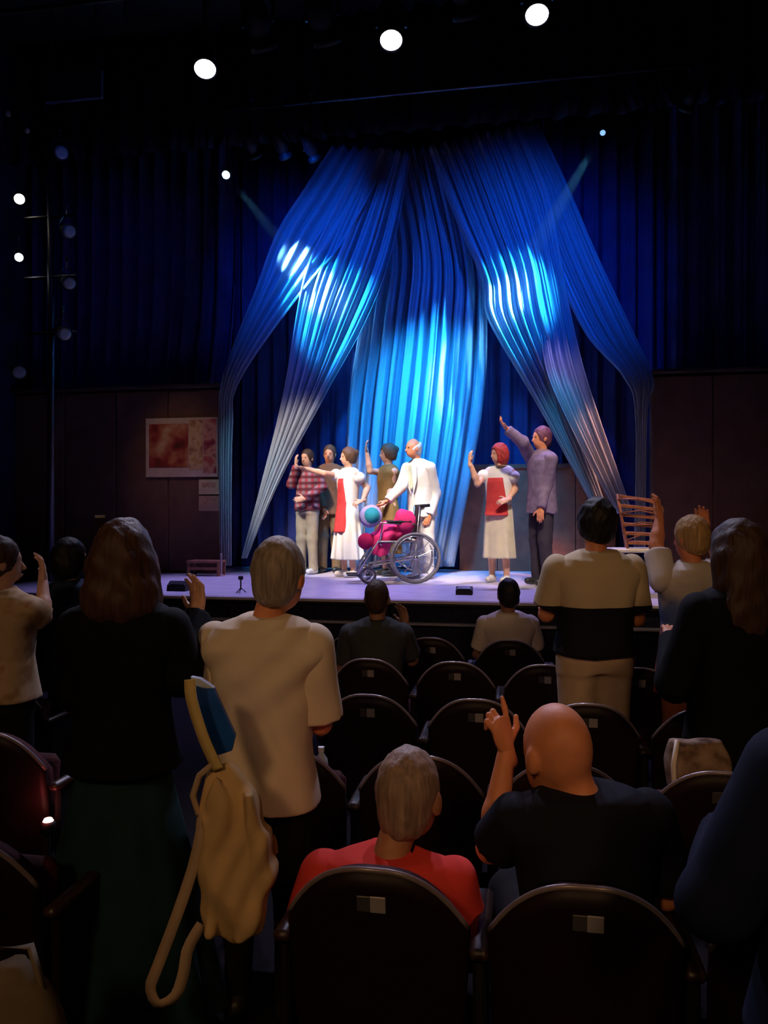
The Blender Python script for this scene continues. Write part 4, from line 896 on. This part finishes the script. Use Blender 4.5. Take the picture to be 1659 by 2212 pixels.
# bald man
A10 = seated('seated bald man in a dark shirt lit orange, lifting a finger', .19, 2.26, 1.76, vox=.010, sink=-.475, hs=1.18, face=4, hface=24, htilt=(-.06,.04,-.085), lean=(-.01,.02), skin=SKIN_R, hair=None, build=1.08,
    armL=((-.262,.10,.80),(-.205,.16,1.07),(-.22,.05,1)), point='L', top=dict(mat=cloth('dark_navy_shirt', (.010,.011,.018), .25), loose=.022, hem=.95, collar=False), bottom=dict(mat=BLKT), shoes=SH_K)
# man in the black and cream shirt
aud('tall man in a cream-yoked black shirt and khaki shorts', 1284, 4.35, 1.85, .012, face=4, hface=8, htilt=(.02,.03), skin=SKIN_R, hair=dict(mat=HK, g=.026, fz=.008, fn=60), build=1.13,
    armL=((1184,1330,.05),(1205,1300,.3),(.5,1,.2)), armR=((1382,1340,.05),(1370,1300,.3),(-.5,1,.2)),
    top=dict(mat=bands('two_tone_shirt', [(0,(.012,.013,.018)),(.5,(.64,.52,.34))], 'Z', .85, 1.70), loose=.03, hem=.95, hemr=(.175,.13), fold=(.007,16,5)), bottom=dict(mat=cloth('khaki_shorts', (.62,.46,.32)), kind='shorts', loose=.035, hem=.42), shoes=SH_K)
# woman with the black jacket at the right
A8 = aud('woman with long dark brown hair and a black jacket, right side', 1590, 3.25, 1.74, .011, face=14, hface=22, skin=SKIN_R, hair=dict(mat=HDK, kind='long', len=.36, w=.10, g=.026, fz=.006, fn=44), build=.98,
    armL=((1462,1480,.03),(1500,1400,.25),(.3,1,.4)), armR=((1700,1420,.03),(1640,1390,.25),(-.3,1,.4)),
    top=dict(mat=BLKC, sleeve='long', loose=.034, hem=.80, hemr=(.2,.15), fold=(.006,14,9), name='jacket'), bottom=dict(mat=cloth('tan_trousers', (.24,.15,.10))), shoes=SH_K)
# person in the pale print top
aud('person in a pale printed top raising both hands beside the table', 1492, 4.6, 1.76, .012, face=18, hface=30, skin=SKIN_R, hair=dict(mat=hairmat('hair_sandy', (.45,.28,.12)), g=.016), build=1.1,
    armL=((1424,1178,.05),(1440,1122,.12),(0,.1,1)), armR=((1560,1200,.05),(1544,1150,.15),(-.1,.1,1)),
    top=dict(mat=bands('banded_print', [(0,(.40,.07,.05)),(.50,(.42,.10,.08)),(.60,(.08,.14,.40)),(.72,(.14,.20,.44)),(.82,(.50,.45,.46)),(1.0,(.70,.64,.58))], 'Z', .75, 1.55, .16, False), loose=.022, hem=.72, hemr=(.18,.14), fold=(.006,20,6)), bottom=dict(mat=cloth('rust_trousers', (.30,.10,.06))), shoes=SH_K)
# near right edge, navy
person('person in a navy jacket cut off at the right edge', feet_at(1915, 1.52, 0), 1.62, face=6, group=GA, vox=.012, skin=SKIN, hair=dict(mat=HDK, g=.014), build=1.22, armL=((-.33,.02,1.02),(-.20,.26,1.06),(.4,.6,.2)),
    top=dict(mat=cloth('navy_jacket', (.006,.010,.030), .25), sleeve='long', loose=.035, hem=.8, hemr=(.2,.16), name='jacket'), bottom=dict(mat=BLKT), shoes=SH_K)

# ------------------------------------------------------------------ bags and small things
CANV = cloth('tote_canvas', (.62,.42,.20), .14, 9, .35); CANV2 = cloth('tote_strap', (.46,.33,.22), .12)
d_b = 2.32; o0 = at_d(480, 1640, d_b); ppm = F/d_b
TB = thing('tote_bag', 'cream canvas tote bag hanging from the long-haired woman\'s arm', 'bag', (o0.x, o0.y, 0), R(YAW))
def bq(px, py, dy=0.0): return np.array([(px-480)/ppm, dy, CAMZ-(py-1106)/ppm])
G = Solid(.008)
prof = [(1642, 476, 16, .02), (1680, 488, 40, .035), (1740, 500, 66, .055), (1820, 505, 80, .07), (1900, 506, 80, .075), (1960, 505, 68, .065), (2010, 508, 44, .045), (2032, 512, 20, .03)]
G.loft([(bq(0, y)[2], (c-480)/ppm, 0, hw/ppm, dy) for y, c, hw, dy in prof], 0, .03, 2.4); G.ell(bq(505,1900), (.095,.07,.14), None, .05)
G.loft([(bq(0, y)[2], (c-480)/ppm, -.045, hw/ppm, .03) for y, c, hw in ((1660,474,10),(1720,478,26),(1800,484,34),(1870,494,30),(1920,505,12))], 0, .010, 2.2)
G.loft([(bq(0, y)[2], (c-480)/ppm, -.05, hw/ppm, .028) for y, c, hw in ((1700,540,8),(1780,560,20),(1880,566,24),(1960,548,24),(2015,522,14))], .2, .010, 2.2)
G.cone(bq(455,1760,-.05), bq(470,1990,-.055), .014, .02, .010)
G.warp(lambda x, y, z: (.010*np.sin(36*x+9*z+1.6*np.sin(10*z))*np.sin(6*z+1)+.0045*np.sin(80*x-22*z+2*np.sin(12*z))).astype(np.float32)); G.cut(bq(0,1638), (0,0,1))
v, f = G.net(); mesh('bag_body', v, f, CANV, TB)
def rib(pts, wd, nm, m, lb=None, th=.005):
    P_ = [Vector(bq(*q)) for q in pts]; n = 24; pp = [catmull(P_, k/n) for k in range(n+1)]
    ws = [Vector((0,1,0)).cross(pp[min(k+1,n)]-pp[max(k-1,0)]).normalized()+Vector((0,.25,0)) for k in range(n+1)]
    o = MB().ribbon(pp, ws, wd, th).build(nm, m, TB, True)
    if lb: o['label'] = lb
rib([(412,1466,-.01),(418,1510,-.02),(446,1590,-.03),(476,1655,-.03)], .036, 'handle', cloth('yellow_web', (.66,.50,.20)), 'yellow webbing handle')
MB().tube([Vector(bq(*q)) for q in ((470,1640,-.02),(436,1668,-.03),(422,1710,-.03),(432,1748,-.03),(462,1742,-.02),(474,1720,-.01))], .010, 8).build('handle_loop', CANV2, TB, True)
rib([(448,1750,-.04),(428,1850,-.05),(392,1960,-.06),(352,2066,-.06),(336,2112,-.05),(352,2146,-.05),(386,2134,-.04),(402,2090,-.03),(410,2040,-.02),(436,1996,0)], .034, 'shoulder_strap', CANV2)
# booklet sticking out of the bag
BK = thing('booklet', 'blue booklet with a pale edge tucked behind the tote handle', 'booklet', at_d(474, 1630, d_b+.05), R(YAW))
def kq(px, py): return Vector(((px-474)/ppm*1.02, 0, (1630-py)/ppm*1.02))
pts = [(414,1470),(460,1486),(508,1590),(500,1622),(470,1632),(440,1568)]
v = [kq(*q) for q in pts]; n = len(v); v2 = [p_+Vector((0,.022,0)) for p_ in v]
mesh('cover', v+v2, [tuple(reversed(range(n))), tuple(range(n, 2*n))]+[(i_, (i_+1) % n, (i_+1) % n+n, i_+n) for i_ in range(n)], mat('blue_card', (.01,.09,.42), .4, .4, 0, .2, 10, .05), BK, False)
v = [kq(*q)+Vector((0,-.002,0)) for q in ((412,1462),(432,1466),(462,1486),(440,1486),(416,1478))]; mesh('pale_edge', v+[p_+Vector((0,.024,0)) for p_ in v], [(4,3,2,1,0),(5,6,7,8,9)]+[(i_, (i_+1) % 5, (i_+1) % 5+5, i_+5) for i_ in range(5)], mat('pale_card', (.45,.5,.6), .5), BK, False)
# tan handbag with a pale strap, right
HBg = thing('handbag', 'tan handbag with a pale curved strap below the black jacket', 'bag', feet_at(1505, 2.95, 0), R(YAW)); ppm2 = F/2.95
def hq(px, py, dy=0.0): return np.array([(px-1505)/ppm2, dy, CAMZ-(py-1106)/ppm2])
G = Solid(.010); G.loft([(hq(0,1735)[2], 0, 0, .085, .05), (hq(0,1700)[2], 0, 0, .115, .065), (hq(0,1640)[2], 0, 0, .11, .06), (hq(0,1598)[2], 0, 0, .09, .035)], 0, .02, 3.0); G.warp(folds(.006, 30, 3)); v, f = G.net(); mesh('bag_body', v, f, blotch('tan_leather', [(.10,.06,.04),(.26,.17,.12),(.34,.24,.18)], 14), HBg)
MB().tube([Vector(hq(*q)) for q in ((1470,1604,-.03),(1452,1592,-.05),(1440,1640,-.07),(1442,1690,-.07),(1456,1726,-.05),(1474,1722,-.04))], .010, 8).build('strap', mat('pale_strap', (.75,.66,.56), .6), HBg, True)
# beige bag on the floor at the lower left corner
p = at_d(22, 1106, 1.92); FB = thing('floor_bag', 'pale beige bag leaning at the lower left corner', 'bag', (p.x, p.y, 0), R(YAW)); G = Solid(.010); G.loft([(.0,0,0,.17,.09),(.2,0,0,.18,.10),(.45,0,0,.15,.07),(.62,0,0,.10,.045),(.67,0,0,.04,.02)], 0, .02, 2.4); G.warp(folds(.008, 24, 7)); v, f = G.net(); mesh('bag_body', v, f, cloth('beige_canvas', (.20,.155,.10), .2), FB)
MB().tube([(-.07,0,.60),(-.06,-.02,.72),(.06,-.02,.73),(.10,0,.55)], .010, 8).build('handle', cloth('beige_web', (.22,.17,.11)), FB, True)
# water bottle on an armrest
p = at(694, 1636, 3.2); t = thing('water_bottle', 'small clear bottle beside the cream shirt hem', 'bottle', (p.x, p.y, .635)); MB().lathe([(.026,0),(.030,.01),(.030,.09),(.026,.11),(.012,.13),(.012,.14)], None, 14).build('bottle_body', mat('pale_plastic', (.55,.6,.65), .15, .6), t, True); MB().lathe([(.014,.141),(.014,.16)], None, 12).build('cap', mat('white_cap', (.8,.8,.8), .4), t)
# red aisle lamp
p = at(104, 1774, 2.96); t = thing('aisle_lamp', 'small glowing red aisle lamp at the row end', 'lamp', p, R(YAW)); MB().lathe([(.03,-.05),(.032,-.01),(.024,0)], None, 14).build('housing', BLACK, t, True); MB().lathe([(.022,.001),(.016,.012),(.001,.016)], None, 14).build('bulb', emis('lamp_red', (1.0,.42,.32), 7), t, True)
MB().box((-.02,.03,-.12), (.03,.02,.20), b=.004).build('bracket', BLACK, t)
pl = bpy.data.lights.new('aisle_lamp_light', 'POINT'); pl.energy = .35; pl.color = (1,.10,.10); pl.shadow_soft_size = .02; po = bpy.data.objects.new('aisle_lamp_light', pl); C.objects.link(po); po.location = p+Vector((0,-.03,.05))
